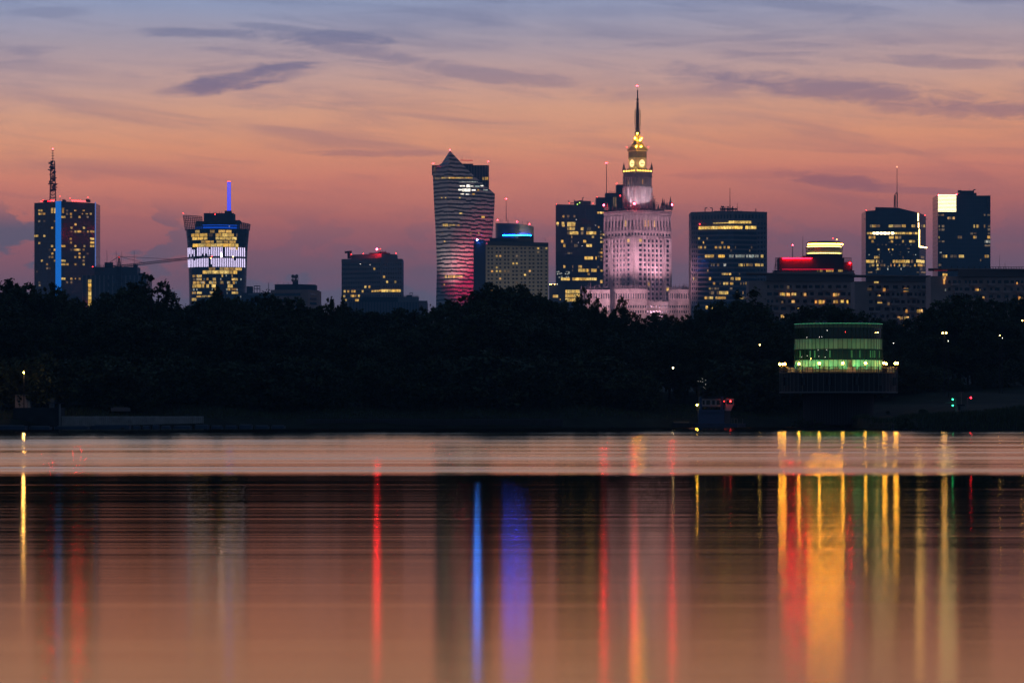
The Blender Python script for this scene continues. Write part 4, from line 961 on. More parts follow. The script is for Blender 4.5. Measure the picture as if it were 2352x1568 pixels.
for u, dy in ((1456, -12), (1474, -12), (1464, -14)): spot('roof_floodlight', P(u, 339, YC + dy), P(CU, 320, YC), 6e3, (1, .50, .05), 80, .8, .3)

# --- brown tower with ribbon windows and gold restaurant rows
z7 = Z(1555.7, 416.5, 4.571)
Y = 2900
t = thing('ribbon_tower', 'broad brown tower with ribbon windows and two glowing golden rows near its top', 'hotel tower', (*PX(1675, Y + 20), GZ(Y)))
BR = mat('brown_granite', (.21, .165, .155), .6, .3, var=.15, vscale=.05); RG = fac('ribbon_glass', (.02, .02, .025), (.008, .012, .018), (.014, .019, .027), 1.4, 40, .1, .12, .4, .5)
A, B, D = (1586.8, Y + 16), (1686, Y), (1762, Y + 14)
block(t, 'facade', BR, [A, B, D], 484.6, 34, ref=1); f1, f2 = Face(A, B), Face(B, D)
for r in range(18):
    y = 540 + 48.6 * r; u0, v = z7(215, y + 4); 
    f1.slab(MB(), 1603, v - 3.4, 1686, v + 3.4, .15).build('ribbon_window', RG, t); f2.slab(MB(), 1686, v - 3.4, 1738, v + 3.4, .15).build('ribbon_window', RG, t)
mbs = MB(); n_w = 0; side = []
for r in range(20):
    v = z7(0, 445 + 48.6 * r)[1]
    side += [(f1, 1591, v, 2.0), (f1, 1595.5, v, 2.0), (f1, 1600, v, 2.0), (f2, 1742, v, 4.6), (f2, 1749.5, v, 4.6), (f2, 1756.3, v, 2.6)]
for i in range(13): side.append((f1, 1592 + i * 7.2, 500 - i * .25, 2.6))
for i in range(9): side.append((f2, 1690.5 + i * 7.6, 497.3, 4.4))
random.shuffle(side)
for i, (f_, u, v, w) in enumerate(side):
    h = 9.6 if v < 502 else 5.6
    if i < 92: f_.win(t, u, v, w, h, M['black_glass'], .12, 'window')
    else: f_.slab(mbs, u - w / 2, v - h / 2, u + w / 2, v + h / 2, .12)
mbs.build('windows', M['black_glass'], t)['kind'] = 'stuff'
GOLD = lit('gold_restaurant_row', (1, .55, .08), (1, .66, .16), .9, 2.4, .9, .3)
f1.slab(MB(), 1639, 511.6, 1676, 513, .8).build('gold_light_line', GOLD, t)
for u0, u1, ff in ((1674, 1686, f1), (1686, 1699, f2), (1700, 1712, f2), (1713, 1725, f2)): ff.slab(MB(), u0, 507.5, u1, 513.2, .3).build('gold_window', GOLD, t)
for i in range(13): u = 1605 + i * 6.3; f1.slab(MB(), u, 520.4 - i * .12, u + 5.4, 527 - i * .12, .3).build('gold_window', GOLD, t)
for i in range(8):
    u = 1687 + i * 6.3
    if i != 3: f2.slab(MB(), u, 519.2, u + 5.4, 526, .3).build('gold_window', GOLD, t)
wl = [(600, 5, 'w', '220-238 308-322d'), (643, 5, 'w', '270-281 462-484'), (693, 5.4, 'w', '220-238 242-260 282-302 395-415 418-440d 442-463 487-508 527-551 606-612d 772-786d'), (727, 5, 'd', '756-764 558-574'), (785, 6.4, 'h', '292-315 318-348 351-385 412-424d 432-462 466-498 545-566c 570-592c 609-632c 636-668c 670-706c 722-740c 750-780c 786-800c 810-832c 838-852c 876-902'), (878, 6, 'w', '355-368d 380-392d 418-440d 486-512c 642-662 664-686h 700-706 722-746 750-790d 816-832 838-864 876-902'), (937, 5, 'w', '317-326'), (973, 4.4, 'w', '468-482 486-508 514-532 540-566 648-656d'), (1022, 6.4, 'h', '168-176w 182-188d 198-208d 334-354w 562-592w 610-634 636-660'), (1072, 5.5, 'w', '376-398 445-455d 483-506 510-535 556-572 574-588 660-672d 690-702d 718-730 745-753'), (1125, 5, 'd', '332-352w 356-380 390-408 412-438 552-578'), (1170, 7, 'h', '336-352d 356-386d 415-438d 441-470 472-500 502-535 620-630d 684-694d'), (1222, 5.6, 'w', '288-310 312-334 340-376 402-424 428-458 462-486 488-510 646-662 666-690 694-710d 722-734 738-750'), (1322, 7, 'h', '300-320 354-378 398-423')]
wrows(t, f1, wl, z7, .3, 1686, f2)
lamp_ball(t, *z7(235, 450), Y + 10, 1.0, M['red_dim']); lamp_ball(t, *z7(729, 1272), Y + 4, .6, M['pin'])
mast(t, z7(553, 0)[0], 431.4, 486, Y + 14, .9, .5); MB().tube(P(1676.7, 486, Y + 14), P(1676.7, 470, Y + 14), 1.6 * m_u(Y), .9 * m_u(Y), 6).build('mast_foot', M['steel'], t)
mb = MB().box(P(1674, 480.5, Y + 14), (40 * m_u(Y), 4, 1.2))
for _ in range(22):
    u = random.uniform(1654, 1694); mb.tube(P(u, 485, Y + 14), P(u, random.uniform(472, 479), Y + 14), .22, n=4)
    if random.random() < .5: mb.ball(P(u, random.uniform(474, 480), Y + 14), .6, 4)
mb.build('antenna_array', M['steel'], t); mast(t, 1693.6, 467, 486, Y + 14, .5, .4); mast(t, 1736.2, 479.5, 486, Y + 14, 1., 1.)
for u, s_ in ((1619.5, 1), (1636, -1)): MB().tube(P(u if s_ > 0 else u, 488, Y + 12), P(u, 478, Y + 12), .35, n=4).tube(P(u, 478, Y + 12), P(u + s_ * 5, 477.4, Y + 12), .35, n=4).build('roof_davit', M['steel'], t)
rbox(t, 'roof_plant', M['roof'], 1640, 1705, 484.5, 488, Y + 20, 12)
# --- hotel with red roof screen and glowing crown
z8 = Z(1947.7, 367.5, 3.879)
Y = 1600; k = m_u(Y)
t = thing('crowned_hotel', 'building with a dark red roof screen and a glowing yellow colonnaded crown', 'hotel', (*PX(1870, Y + 12), GZ(Y)))
redp = mat('dark_red_screen', (.055, .010, .014), .7, .2, var=.15, vscale=.3)
rbox(t, 'facade', mat('brown_wall', (.36, .23, .21), .8, .2, var=.2), 1785, 1962, 624, 765, Y, 22)
rbox(t, 'roof_screen', redp, 1790, 1938, 591.5, 621, Y + 2, 14); rbox(t, 'roof_screen', redp, 1845, 1934, 587.5, 592, Y + 4, 10); rbox(t, 'side_screen', redp, 1938, 1957.8, 602.5, 627, Y + 3, 14)
for u0, u1 in ((1781.5, 1789.5), (1938.5, 1955)):
    mb = MB()
    for j in range(9): v = 592.5 + j * 3.1; mb.box((P((u0 + u1) / 2, v, Y + 3)), ((u1 - u0) * k, .2, .28)) if not (u0 > 1900 and v > 602) else None
    for u in (u0, u1): mb.tube(P(u, 591.5, Y + 3), P(u, 622 if u0 < 1900 else 603, Y + 3), .12, n=4)
    mb.build('louvre_screen', M['steel'], t)
added_red = mat('added_red_streak_line', (.1, .01, .01), .4, .3, 0, 230, (1, .002, .008))  # bright line added along the screen top to send a red streak across the water
neon2 = mat('red_neon_dim', (.1, .01, .01), .4, .3, 0, 1.5, (1, .010, .06))
rbox(t, 'red_light_line', added_red, 1797, 1864, 593.0, 593.5, Y + 1.4, .3); rbox(t, 'red_light_line', neon2, 1797, 1915, 618, 618.8, Y + 1.4, .3)
rbox(t, 'red_light_line', mat('added_red_corner_line', (.1, .01, .01), .4, .3, 0, 420, (1, .003, .006)), 1950, 1954.6, 604, 604.6, Y + 2.4, .3)  # short red line added as the source of one more water streak
rbox(t, 'terrace', mat('terrace_dark', (.03, .025, .028), .7, .2), 1780, 1962, 621.2, 627, Y + 1.5, 16)
fz = Face((1780, Y + 1.5), (1962, Y + 1.5))
for u0, u1 in ((1876, 1890), (1897, 1915), (1925, 1936)): fz.row(t, 621.8, u0, u1, 3.6, 4.6, M['warm'], .8, .9, .15)
mb = MB()
for i in range(40): mb.tube(P(1780 + i * 4.2, 627, Y), P(1780 + i * 4.2, 620.5, Y), .06, n=4)
mb.tube(P(1778, 621, Y), P(1948, 620.5, Y), .09, n=4).tube(P(1778, 620.5, Y + 1), P(1781.5, 603, Y + 2), .12, n=4).tube(P(1774, 622, Y), P(1790, 621.5, Y), .12, n=4); mb.build('railing', M['steel'], t)
cc = PX(1893, Y + 12); ctr = lambda v: Vector((cc.x, cc.y, ZV(v, Y)))
cw = mat('crown_cream_wall', (.5, .47, .36), .8, .2)
MB().lathe(ctr(588), [(42.5 * k, 0), (42.5 * k, 7 * k)], 30, ry=.7).build('crown_base', M['roof'], t)
MB().lathe(ctr(585), [(37 * k, 0), (37 * k, 33 * k)], 30, ry=.7).build('crown_drum', cw, t)
for i in range(26):
    a = math.pi + math.pi * (i + .5) / 26; e = Vector((math.cos(a), .7 * math.sin(a), 0))
    MB().tube(ctr(585) + e * 42 * k, ctr(567) + e * 42 * k, .7 * k, .6 * k, 6).build('crown_column', cw, t)
MB().lathe(ctr(567.5), [(43 * k, 0), (43.4 * k, 1.2 * k), (43 * k, 2 * k)], 30, ry=.7).build('crown_ring', M['conc'], t)
cstrip = mat('warm_white_light_strip', (.1, .1, .08), .4, .3, 0, 150, (1, .33, .02))
MB().lathe(ctr(559.4), [(43.6 * k, 0), (43.6 * k, 1.5 * k)], 40, math.pi * 1.14, math.pi * 1.97, ry=.7, cap=False).build('light_strip', cstrip, t)
MB().lathe(ctr(557.5), [(44 * k, 0), (40 * k, 1.5 * k), (38 * k, 3 * k)], 30, ry=.7).build('crown_eaves', cw, t)
MB().lathe(ctr(555), [(29 * k, 0), (29 * k, 3.6 * k)], 24, ry=.7).build('crown_cap', mat('olive_cap', (.08, .075, .05), .8, .2), t)
up = mat('crown_uplight', (.1, .1, .08), .4, .3, 0, 9, (1, .74, .20))
MB().lathe(ctr(580.4), [(40 * k, 0), (40 * k, 1.2 * k)], 30, math.pi, math.pi * 2, ry=.7, cap=False).build('uplight_strip', up, t)
MB().lathe(ctr(565.2), [(40 * k, 0), (40 * k, 1.0 * k)], 30, math.pi, math.pi * 2, ry=.7, cap=False).build('uplight_strip', up, t)
mast(t, 1820.8, 563.5, 592, Y + 8, .8, .6); lamp_ball(t, 1820.8, 562.8, Y + 8, 1.4, M['red']); mast(t, 1844, 542, 588, Y + 8, .9, .3); mast(t, 1819, 551, 592, Y + 9, .25, .15)
lamp_ball(t, *z7(1633, 597), Y + 8, .9, M['red_dim']); lamp_ball(t, *z7(1674, 610), Y + 8, 1.1, mat('orange_roof_lamp', (.1, .1, .1), .4, .3, 0, 12, (1, .4, .12)))

# --- tower with a light-edged corner and needle
Y = 2800; k = m_u(Y)
t = thing('needle_tower', 'dark glass tower with a needle mast and an L-shaped white light on its corner', 'office tower', (*PX(2057, Y + 20), GZ(Y)))
G4 = fac('needle_tower_glass', (.012, .017, .024), (.010, .015, .022), (.018, .025, .034), 1.5, 3.7, .1, .1, .4, .5)
A, B, D = (1988.4, Y + 8), (2112, Y), (2126.6, Y + 14)
pa, pb, pd = PX(*A), PX(*B), PX(*D); back = Vector((0, 34))
MB().prism([pa, PX(2011, Y + 6.5), PX(2062, Y + 3), pb, pd, pd + back, pa + back], GZ(Y) - 3, [ZV(483.5, Y), ZV(481.8, Y), ZV(476.5, Y), ZV(489.5, Y), ZV(493, Y), ZV(493, Y), ZV(483.5, Y)]).build('facade', G4, t)
f1, f2 = Face(A, B), Face(B, D)
MB().prism([PX(2010.3, Y + 8), PX(2062, Y + 5), PX(2062, Y + 24), PX(2010.3, Y + 24)], ZV(486, Y), [ZV(474.5, Y), ZV(476, Y), ZV(476, Y), ZV(474.5, Y)]).build('roof_block', M['roof'], t)
MB().prism([PX(2055, Y + 8), PX(2112, Y + 2), PX(2112, Y + 14), PX(2055, Y + 22)], ZV(492, Y), [ZV(474.8, Y), ZV(488.5, Y), ZV(488.5, Y), ZV(474.8, Y)]).build('sloped_roof', M['roof'], t)
MB().tube(P(2060.6, 476, Y + 12), P(2060.6, 443, Y + 12), 1.7 * k, 1.5 * k, 6).build('mast_foot', M['steel'], t)
lattice(MB(), P(2055, 476, Y + 12), P(2055.5, 449, Y + 12), 3.2 * k, 3 * k, 8, .2).tube(P(2054, 449, Y + 12), P(2060, 442, Y + 12), .3, n=4).build('mast_frame', M['steel'], t)
mast(t, 2060.4, 384, 444, Y + 12, .85, .5); lamp_ball(t, 2060.4, 383.8, Y + 12, .8, mat('orange_tip_lamp', (.1, .1, .1), .4, .3, 0, 10, (1, .4, .2)))
Lm = mat('warm_white_corner_light', (.1, .1, .1), .4, .3, 0, 17, (1, .58, .2))
for v0, v1, u in ((490, 507.5, 2109), (511.5, 523, 2109.8), (526.5, 567, 2111.6)): f1.slab(MB(), u - .8, v0, u + .9, v1, .6).build('corner_light', Lm, t)
f2.slab(MB(), 2112.2, 566.5, 2127.6, 569, .6).build('corner_light', Lm, t)
lamp_ball(t, 1990, 482.5, Y + 6, .9, M['red_dim']); lamp_ball(t, 2124.5, 494.5, Y + 12, 1.0, M['red_dim'])
for u in (1986.8, 2128): MB().box(P(u, 503.5, Y + 8), (4 * k, .4, .4)).build('bracket', M['steel'], t)
for x in (222, 250, 284, 318, 350, 386): f1.win(t, *z8(x + 12, 653), 6, 4.6, M['streak_boost'], .35)  # extra panes added over the lit row for a cream streak below
wl = [(588, 6, 'w', '196-210d 214-230 232-246 248-258d 262-285d 363-403h 408-470d 480-514 567-578 580-598 645-668d 672-684'), (653, 4.6, 'h', '170-192 196-216 222-246 250-276d 280-318 322-352 360-392 396-412 416-440 444-478 482-512 516-540 544-570 576-590d 596-620'), (690, 6, 'w', '186-206 208-224 228-244 365-406h 420-446 450-474d'), (725, 5.4, 'w', '210-228 382-402 484-498 546-570h 574-597'), (797, 3.6, 'h', '264-280 358-368 392-404'), (867, 5.6, 'w', '234-246 250-264 266-280 486-496d 650-676d'), (903, 6.6, 'h', '162-196 198-234 250-260w 268-280d 300-308d 400-418 422-444w 450-466 468-498 500-510 514-548 560-580d 610-678'), (937, 5.4, 'w', '190-204d 212-234 255-272 288-312d 318-332d 380-388o 410-420o 452-464 488-514 520-546d 590-604 622-660 664-682d'), (970, 5, 'w', '258-272 276-290d 350-360c 470-476c 640-660d'), (1000, 3.4, 'd', '178-216 250-256 612-632 650-688')]
wrows(t, f1, wl, z8, .3, 2112, f2)
for _ in range(40):
    u, v = random.uniform(1994, 2108), random.choice([556, 562, 571, 579, 585, 604, 612, 620]) ; f1.win(t, u, v, random.uniform(1.2, 3), 2, M['cool'] if random.random() < .3 else M['dim'], .25)

# --- tower with a white striped sign
Y = 2900; k = m_u(Y)
t = thing('striped_sign_tower', 'dark square tower with a bright white striped panel at its top corner', 'office tower', (*PX(2215, Y + 20), GZ(Y)))
A, D = (2154, Y), (2275, Y + 6)
G5 = fac('sign_tower_glass', (.018, .02, .027), (.013, .017, .024), (.020, .026, .035), 1.6, 3.6, .14, .12, .4, .5)
block(t, 'facade', G5, [A, D], 448.4, 36); f = Face(A, D)
sl = mat('white_sign_tube', (.1, .1, .1), .4, .3, 0, 5, (1, .80, .42))
f.slab(MB(), 2154.2, 447.5, 2196, 487, .2).build('sign_panel', M['black_glass'], t)
for i in range(13): f.slab(MB(), 2154.4, 447.4 + i * 3.12, 2195.8, 448.7 + i * 3.12, .6).build('sign_tube', sl, t)
lamp_ball(t, 2155.6, 448.6, Y - 2, 1.3, M['red']); lamp_ball(t, 2197, 446.6, Y - 2, 1.2, M['red'])
mb = MB()
for v in range(14): mb.box(P(2271, 450 + v * 3.2, Y + 4), (7 * k, .3, .3))
for u in (2267.5, 2271, 2274.5): mb.tube(P(u, 448, Y + 4.5), P(u, 488, Y + 4.5), .2, n=4)
mb.build('corner_lattice', M['steel'], t)
mb = MB().tube(P(2200, 440.5, Y + 14), P(2235, 440.5, Y + 14), 1.1, n=6).tube(P(2236, 444, Y + 14), P(2236, 436.5, Y + 14), .5, n=5).tube(P(2236, 436.5, Y + 14), P(2240.5, 435.6, Y + 14), .5, n=5).box(P(2204, 440, Y + 14), (8 * k, 2, 2.2)); mb.build('roof_crane', M['steel'], t)
rbox(t, 'roof_plant', M['roof'], 2205, 2243, 443, 449.5, Y + 10, 14); rbox(t, 'roof_plant', M['roof'], 2193, 2210, 445.6, 449.5, Y + 8, 10)
mast(t, 2207, 433, 444, Y + 14, .25, .15); mast(t, 2226, 433, 444, Y + 14, .25, .15)
wl = [(518, 5.4, 'd', '886-900o 902-920 932-950o'), (590, 7, 'h', '1118-1130 1144-1160 1162-1168d 1210-1222d'), (688, 6, 'w', '978-1000d 1002-1014d 1116-1133 1135-1147d 1242-1266'), (690, 5, 'w', '806-816'), (727, 6, 'c', '1218-1230 1232-1244 1246-1268'), (857, 6.4, 'w', '834-848d 850-860 868-882h 912-936d 942-970d 988-1000 1002-1016h 1018-1032 1218-1232 1236-1254'), (892, 5, 'd', '1178-1186'), (825, 3, 'c', '818-824 828-836'), (490, 4, 'd', '806-812 820-828 832-854 1210-1224 1240-1266'), (620, 5, 'd', '808-824 834-858 1244-1266'), (655, 5, 'd', '1090-1112 1118-1144 1246-1266'), (590, 5, 'd', '808-818 836-858 1246-1268'), (725, 4, 'd', '808-824 836-858'), (762, 4, 'd', '1218-1266'), (935, 5, 'd', '808-830')]
wrows(t, f, wl, z8, .3)
for r in range(14): f.slab(MB(), 2154.5, 492 + r * 9.3, 2274.5, 493 + r * 9.3, .15).build('spandrel', M['steel'], t)

# --- apartment blocks behind the trees, right
def apartments(name, label, front, vtop, Y, wallcol, wins, eaves, nrows, pw, u_lo, roofv, seed):
    rnd = random.Random(seed)
    t = thing(name, label, 'apartment block', (*PX((front[0][0] + front[-1][0]) / 2, Y + 8), GZ(Y)), 'apartment blocks above the tree belt')
    w = mat(name + '_wall', wallcol, .85, .15, var=.18, vscale=.12)
    block(t, 'wall', w, front, vtop, 14); f = Face(front[0], front[-1]) if len(front) == 2 else Face(front[0], front[1])
    k = m_u(Y)
    # set-back glazed top storey and overhanging roof slab
    a, b = front[0], front[-1]
    mb = MB().prism([PX(a[0] + eaves, a[1] - .4), PX(b[0] - 2, b[1] - .4), PX(b[0] - 2, b[1] + 12), PX(a[0] + eaves, a[1] + 12)], ZV(vtop + .2, Y), ZV(roofv + 2, Y)); mb.build('top_storey', mat(name + '_top', tuple(c * .35 for c in wallcol), .5, .3), t)
    fs = Face((a[0], a[1] - .4), (b[0], b[1] - .4))
    mb = MB().prism([PX(a[0] - 6, a[1] - 2), PX(b[0], b[1] - 2), PX(b[0], b[1] + 13), PX(a[0] - 6, a[1] + 13)], ZV(roofv + 2.4, Y), ZV(roofv, Y)); mb.build('roof', mat(name + '_roof', tuple(c * .8 for c in wallcol), .85, .1), t)
    cells = []
    for r in range(nrows):
        v = vtop + 13 + r * 16.8; u = u_lo
        while u < b[0] - 6:
            wdt = rnd.choice([5, 8, 11]); cells.append((u, v, wdt)); u += wdt + rnd.choice([4, 6, 10])
    for (u, v, wd) in cells[:96]: f.slab(MB(), u, v - 3.6, u + wd, v + 3.6, .12).build('window', M['black_glass'], t)
    bw = mat(name + '_balcony', tuple(c * 1.15 for c in wallcol), .8, .2)
    for r in range(nrows):
        v = vtop + 17 + r * 16.8; u = u_lo + rnd.uniform(5, 20)
        while u < b[0] - 22:
            f.slab(MB(), u, v, u + 17, v + 5, 1.0).build('balcony', bw, t); u += rnd.uniform(30, 46)
    for u, v, wdt, h, m in wins: f.win(t, u, v, wdt, h, M[m], .3)
    return t, f
def L_(zz, lst): return [(*zz(x, y), w, h, m) for x, y, w, h, m in lst]
Gw = L_(z7, [(1163, 1112, 4.5, 7, 'dim'), (1090, 1187, 5, 7, 'orange'), (1106, 1186, 5, 8, 'hot'), (1122, 1187, 4.5, 7, 'warm'), (1155, 1187, 3.4, 6.4, 'orange'), (1173, 1187, 3.4, 6.4, 'orange'), (1208, 1187, 5, 7, 'orange'), (1236, 1187, 4, 7, 'warm'), (1318, 1187, 3, 6, 'dim'), (1340, 1187, 5, 6, 'orange'), (1644, 1190, 4, 7, 'orange'), (1666, 1190, 4.4, 7, 'warm'), (1692, 1190, 3.4, 6, 'orange'), (1206, 1262, 3, 6, 'orange'), (1222, 1262, 4, 6, 'orange'), (1100, 1265, 4, 5, 'dim'), (1455, 1265, 4, 6, 'orange'), (1496, 1265, 4.6, 8, 'hot'), (1514, 1265, 4.4, 8, 'warm'), (1536, 1265, 3.6, 7, 'orange'), (1646, 1262, 4, 6, 'orange'), (1672, 1262, 5, 6.6, 'warm'), (1730, 1260, 6, 6, 'hot'), (1784, 1264, 3.6, 7, 'hot'), (1853, 1262, 2, 7, 'orange'), (1096, 1415, 4, 6, 'warm'), (1112, 1416, 4, 7, 'orange'), (1268, 1330, 4, 3, 'warm')])
apartments('apartment_block', 'brownish apartment block with lit windows under the red-screened hotel', [(1720, 1250), (1964, 1256)], 645, 1250, (.42, .265, .235), Gw, 40, 6, 9, 1762, 626.5, 3)
Ew = L_(z8, [(242, 1076, 4.2, 10, 'hot'), (261, 1076, 4.2, 10, 'hot'), (190, 1150, 9, 6, 'dim'), (322, 1155, 5, 7, 'orange'), (505, 1157, 5, 7, 'orange'), (524, 1157, 6, 7, 'hot'), (268, 1217, 3, 7, 'warm'), (281, 1217, 2.6, 7, 'orange'), (272, 1280, 5, 7, 'hot'), (292, 1280, 5, 7, 'warm'), (360, 1280, 4, 6, 'dim'), (520, 1345, 4, 7, 'orange'), (620, 1345, 3.4, 7, 'warm'), (636, 1345, 3.4, 7, 'warm'), (656, 1345, 3.6, 7, 'orange'), (708, 1347, 5, 7, 'warm'), (732, 1343, 2, 7, 'orange'), (732, 1216, 2, 7, 'dim'), (732, 1280, 2, 6, 'dim'), (454, 1407, 6, 7, 'orange'), (480, 1407, 3, 6, 'dim'), (510, 1407, 4, 6, 'warm'), (530, 1407, 5, 7, 'orange'), (624, 1407, 3.4, 7, 'warm'), (648, 1407, 5, 7, 'warm'), (626, 1467, 6, 6, 'hot'), (654, 1470, 5, 6, 'orange'), (497, 1463, 4, 4, 'orange'), (320, 1470, 5, 5, 'dim')])
apartments('apartment_block', 'grey-brown apartment block between the needle tower and the round green pavilion', [(1963, 1200), (2138, 1206)], 646, 1200, (.36, .25, .23), Ew, 28, 6, 9, 1996, 631.5, 5)
Fw = L_(z8, [(850, 1020, 3, 5, 'warm'), (864, 1020, 3, 5, 'warm'), (877, 1022, 3, 5, 'warm'), (850, 1048, 3, 8, 'dim'), (864, 1050, 3, 8, 'orange'), (856, 1080, 3, 12, 'orange'), (868, 1158, 2, 5, 'cool'), (1143, 1161, 3, 7, 'orange'), (1156, 1161, 3, 7, 'warm'), (1176, 1161, 2.6, 6, 'dim'), (1528, 1230, 4, 7, 'orange'), (1548, 1230, 4, 6, 'dim'), (1527, 1296, 5, 7, 'hot'), (1546, 1296, 3, 6, 'dim'), (1205, 1225, 4, 5, 'orange'), (1505, 1097, 2.4, 4, 'orange'), (1150, 1290, 2.4, 5, 'dim'), (1225, 1343, 3, 4, 'dim'), (1520, 1430, 4, 5, 'hot'), (1540, 1430, 3, 4, 'orange')])
tf, ff = apartments('apartment_block', 'large brown apartment block with a projecting roof behind the last trees at the right', [(2138, 1150), (2400, 1156)], 634, 1150, (.43, .27, .24), Fw, 62, 6, 9, 2178, 616.5, 8)
mb = MB()
for i in range(20): mb.tube(P(2275 + i * 6, 617, 1152), P(2275 + i * 6, 612.5, 1152), .12, n=4)
mb.tube(P(2275, 613, 1152), P(2390, 613, 1152), .07, n=4); mb.build('roof_railing', M['steel'], tf)
mast(tf, 2296, 586, 617, 1156, .5, .2); mast(tf, 2308.5, 604, 617, 1156, .6, .3)
for i in range(9): mb = MB().tube(P(2160 + i * 13, 617, 1154), P(2160 + i * 13, 611.5, 1154), .14, n=4); mb.build('vent_pipe', M['steel'], tf)
rbox(tf, 'red_eaves_light', mat('red_eaves_light', (.1, .01, .01), .4, .3, 0, .10, (1, .02, .1)), 2146, 2176, 620.5, 622.2, 1149, .3)
# ------------------------------------------------------------------ far bank: trees
lf = bpy.data.materials.new('dark_leaves'); lf.use_nodes = True; q = G(lf.node_tree); b_ = lf.node_tree.nodes['Principled BSDF']
oi = q.n('ShaderNodeObjectInfo'); gn = q.n('ShaderNodeNewGeometry')
q.put(b_.inputs['Base Color'], q.mix(q.m('FRACT', q.m('ADD', q.m('MULTIPLY', gn.outputs['Random Per Island'], .7), oi.outputs['Random'])), (.024, .038, .018, 1), (.06, .075, .03, 1))); b_.inputs['Roughness'].default_value = .7; b_.inputs['Specular IOR Level'].default_value = .2
bark = mat('dark_bark', (.05, .04, .03), .9, .1, var=.3, vscale=2)

def crown_mesh(seed, w, h, base, clumps, leaves, ls, kind):
    rnd = random.Random(seed); V, F = [], []
    cs_ = []
    for i in range(clumps):
        while True:
            x, y, z = rnd.uniform(-1, 1), rnd.uniform(-1, 1), rnd.uniform(-1, 1)
            if kind == 'poplar': ok = x * x + y * y < (1 - abs(z)) ** .8 * .9 + .05
            elif kind == 'airy': ok = .25 < x * x + y * y + z * z < 1
            else: ok = x * x + y * y + (z * .9 if z < 0 else z) ** 2 < 1
            if ok: break
        cs_.append(Vector((x * w / 2, y * w / 2, base + (h - base) * (z + 1) / 2)))
    # upright twigs break the outline of the crown
    for i in range(28 if kind != 'poplar' else 6):
        a, r = rnd.uniform(0, 6.28), rnd.uniform(0, .42) * w
        cs_.append(Vector((r * math.cos(a), r * math.sin(a), h * rnd.uniform(.88, 1.03) * (1 - .25 * (2 * r / w) ** 2))))
    for ci, c in enumerate(cs_):
        s = (rnd.uniform(.45, 1.05) if ci < clumps else rnd.uniform(.3, .6)) * (.75 if kind == 'airy' else 1)
        for j in range(leaves if ci < clumps else leaves // 2):
            p = c + Vector((rnd.gauss(0, s * .42), rnd.gauss(0, s * .42), rnd.gauss(0, s * .42)))
            d1 = Vector((rnd.gauss(0, 1), rnd.gauss(0, 1), rnd.gauss(0, .8))).normalized(); d2 = d1.cross(Vector((rnd.gauss(0, 1), rnd.gauss(0, 1), rnd.gauss(0, 1)))).normalized()
            l = ls * rnd.uniform(.6, 1.4); i0 = len(V)
            V += [p - d1 * l * .6, p + d2 * l * .34, p + d1 * l * .6, p - d2 * l * .34]; F.append((i0, i0 + 1, i0 + 2, i0 + 3))
    me = bpy.data.meshes.new('crown'); me.from_pydata(V, [], F); me.materials.append(lf); return me, cs_
def trunk_mesh(seed, h, base, cs_, r):
    rnd = random.Random(seed); mb = MB(); p = Vector((0, 0, -1.2)); n = 5; pts = [p]
    for i in range(1, n + 1): pts.append(Vector((rnd.gauss(0, .12) * i / n, rnd.gauss(0, .12) * i / n, h * .82 * i / n)))
    for i in range(n): mb.tube(pts[i], pts[i + 1], r * (1 - i / n * .8), r * (1 - (i + 1) / n * .8), 7)
    for c in rnd.sample(cs_, min(14, len(cs_))):
        i = min(n - 1, max(1, int(c.z / h * n * .75))); a = pts[i]; m_ = a.lerp(c, .55) + Vector((0, 0, -.15))
        mb.tube(a, m_, r * .35, r * .2, 5).tube(m_, c, r * .2, r * .07, 4)
    o = mb.build('trunk', bark); return o
protos = {}
def proto(key, seed, w, h, base, clumps, leaves, ls, kind, nm):
    root = thing(nm, 'x', 'tree', (0, 0, 0)); me, cs_ = crown_mesh(seed, w, h, base, clumps, leaves, ls, kind)
    o = bpy.data.objects.new('crown', me); C.objects.link(o); o.parent = root
    tr = trunk_mesh(seed, h, base, cs_, .22 if kind != 'bush' else .08); tr.parent = root
    protos[key] = [root, h, True]
for i in range(6): proto('b%d' % i, 40 + i, 6.4 + (i % 3) * .9, 12, 1.2 + (i % 2) * .8, 80, 70, .34, 'broad', 'broadleaf_tree')
for i in range(2): proto('a%d' % i, 60 + i, 6.5, 12, 2.2, 64, 46, .30, 'airy', 'open_crowned_tree')
proto('p0', 70, 2.4, 12, 1.0, 46, 60, .3, 'poplar', 'slender_tree')
for i in range(3): proto('s%d' % i, 80 + i, 5.5, 4.6, .2, 54, 60, .30, 'bush', 'riverside_shrub')
def plant(key, u, vt, Y, wsc=1., label=None, group=None, cat=None):
    root, h, fresh = protos[key]; x = PX(u, Y).x; zg = ground_z(x, Y); sz = (ZV(vt, Y) - zg) / h
    o = root if fresh else copy_tree(root); protos[key][2] = False
    o.location = (x, Y, zg); o.scale = (sz * wsc, sz * wsc, sz); o.rotation_euler = (0, 0, random.uniform(0, 6.28))
    tag(o, label, cat or 'tree', group); 
    if not group and 'group' in o.keys(): del o['group']
    return o
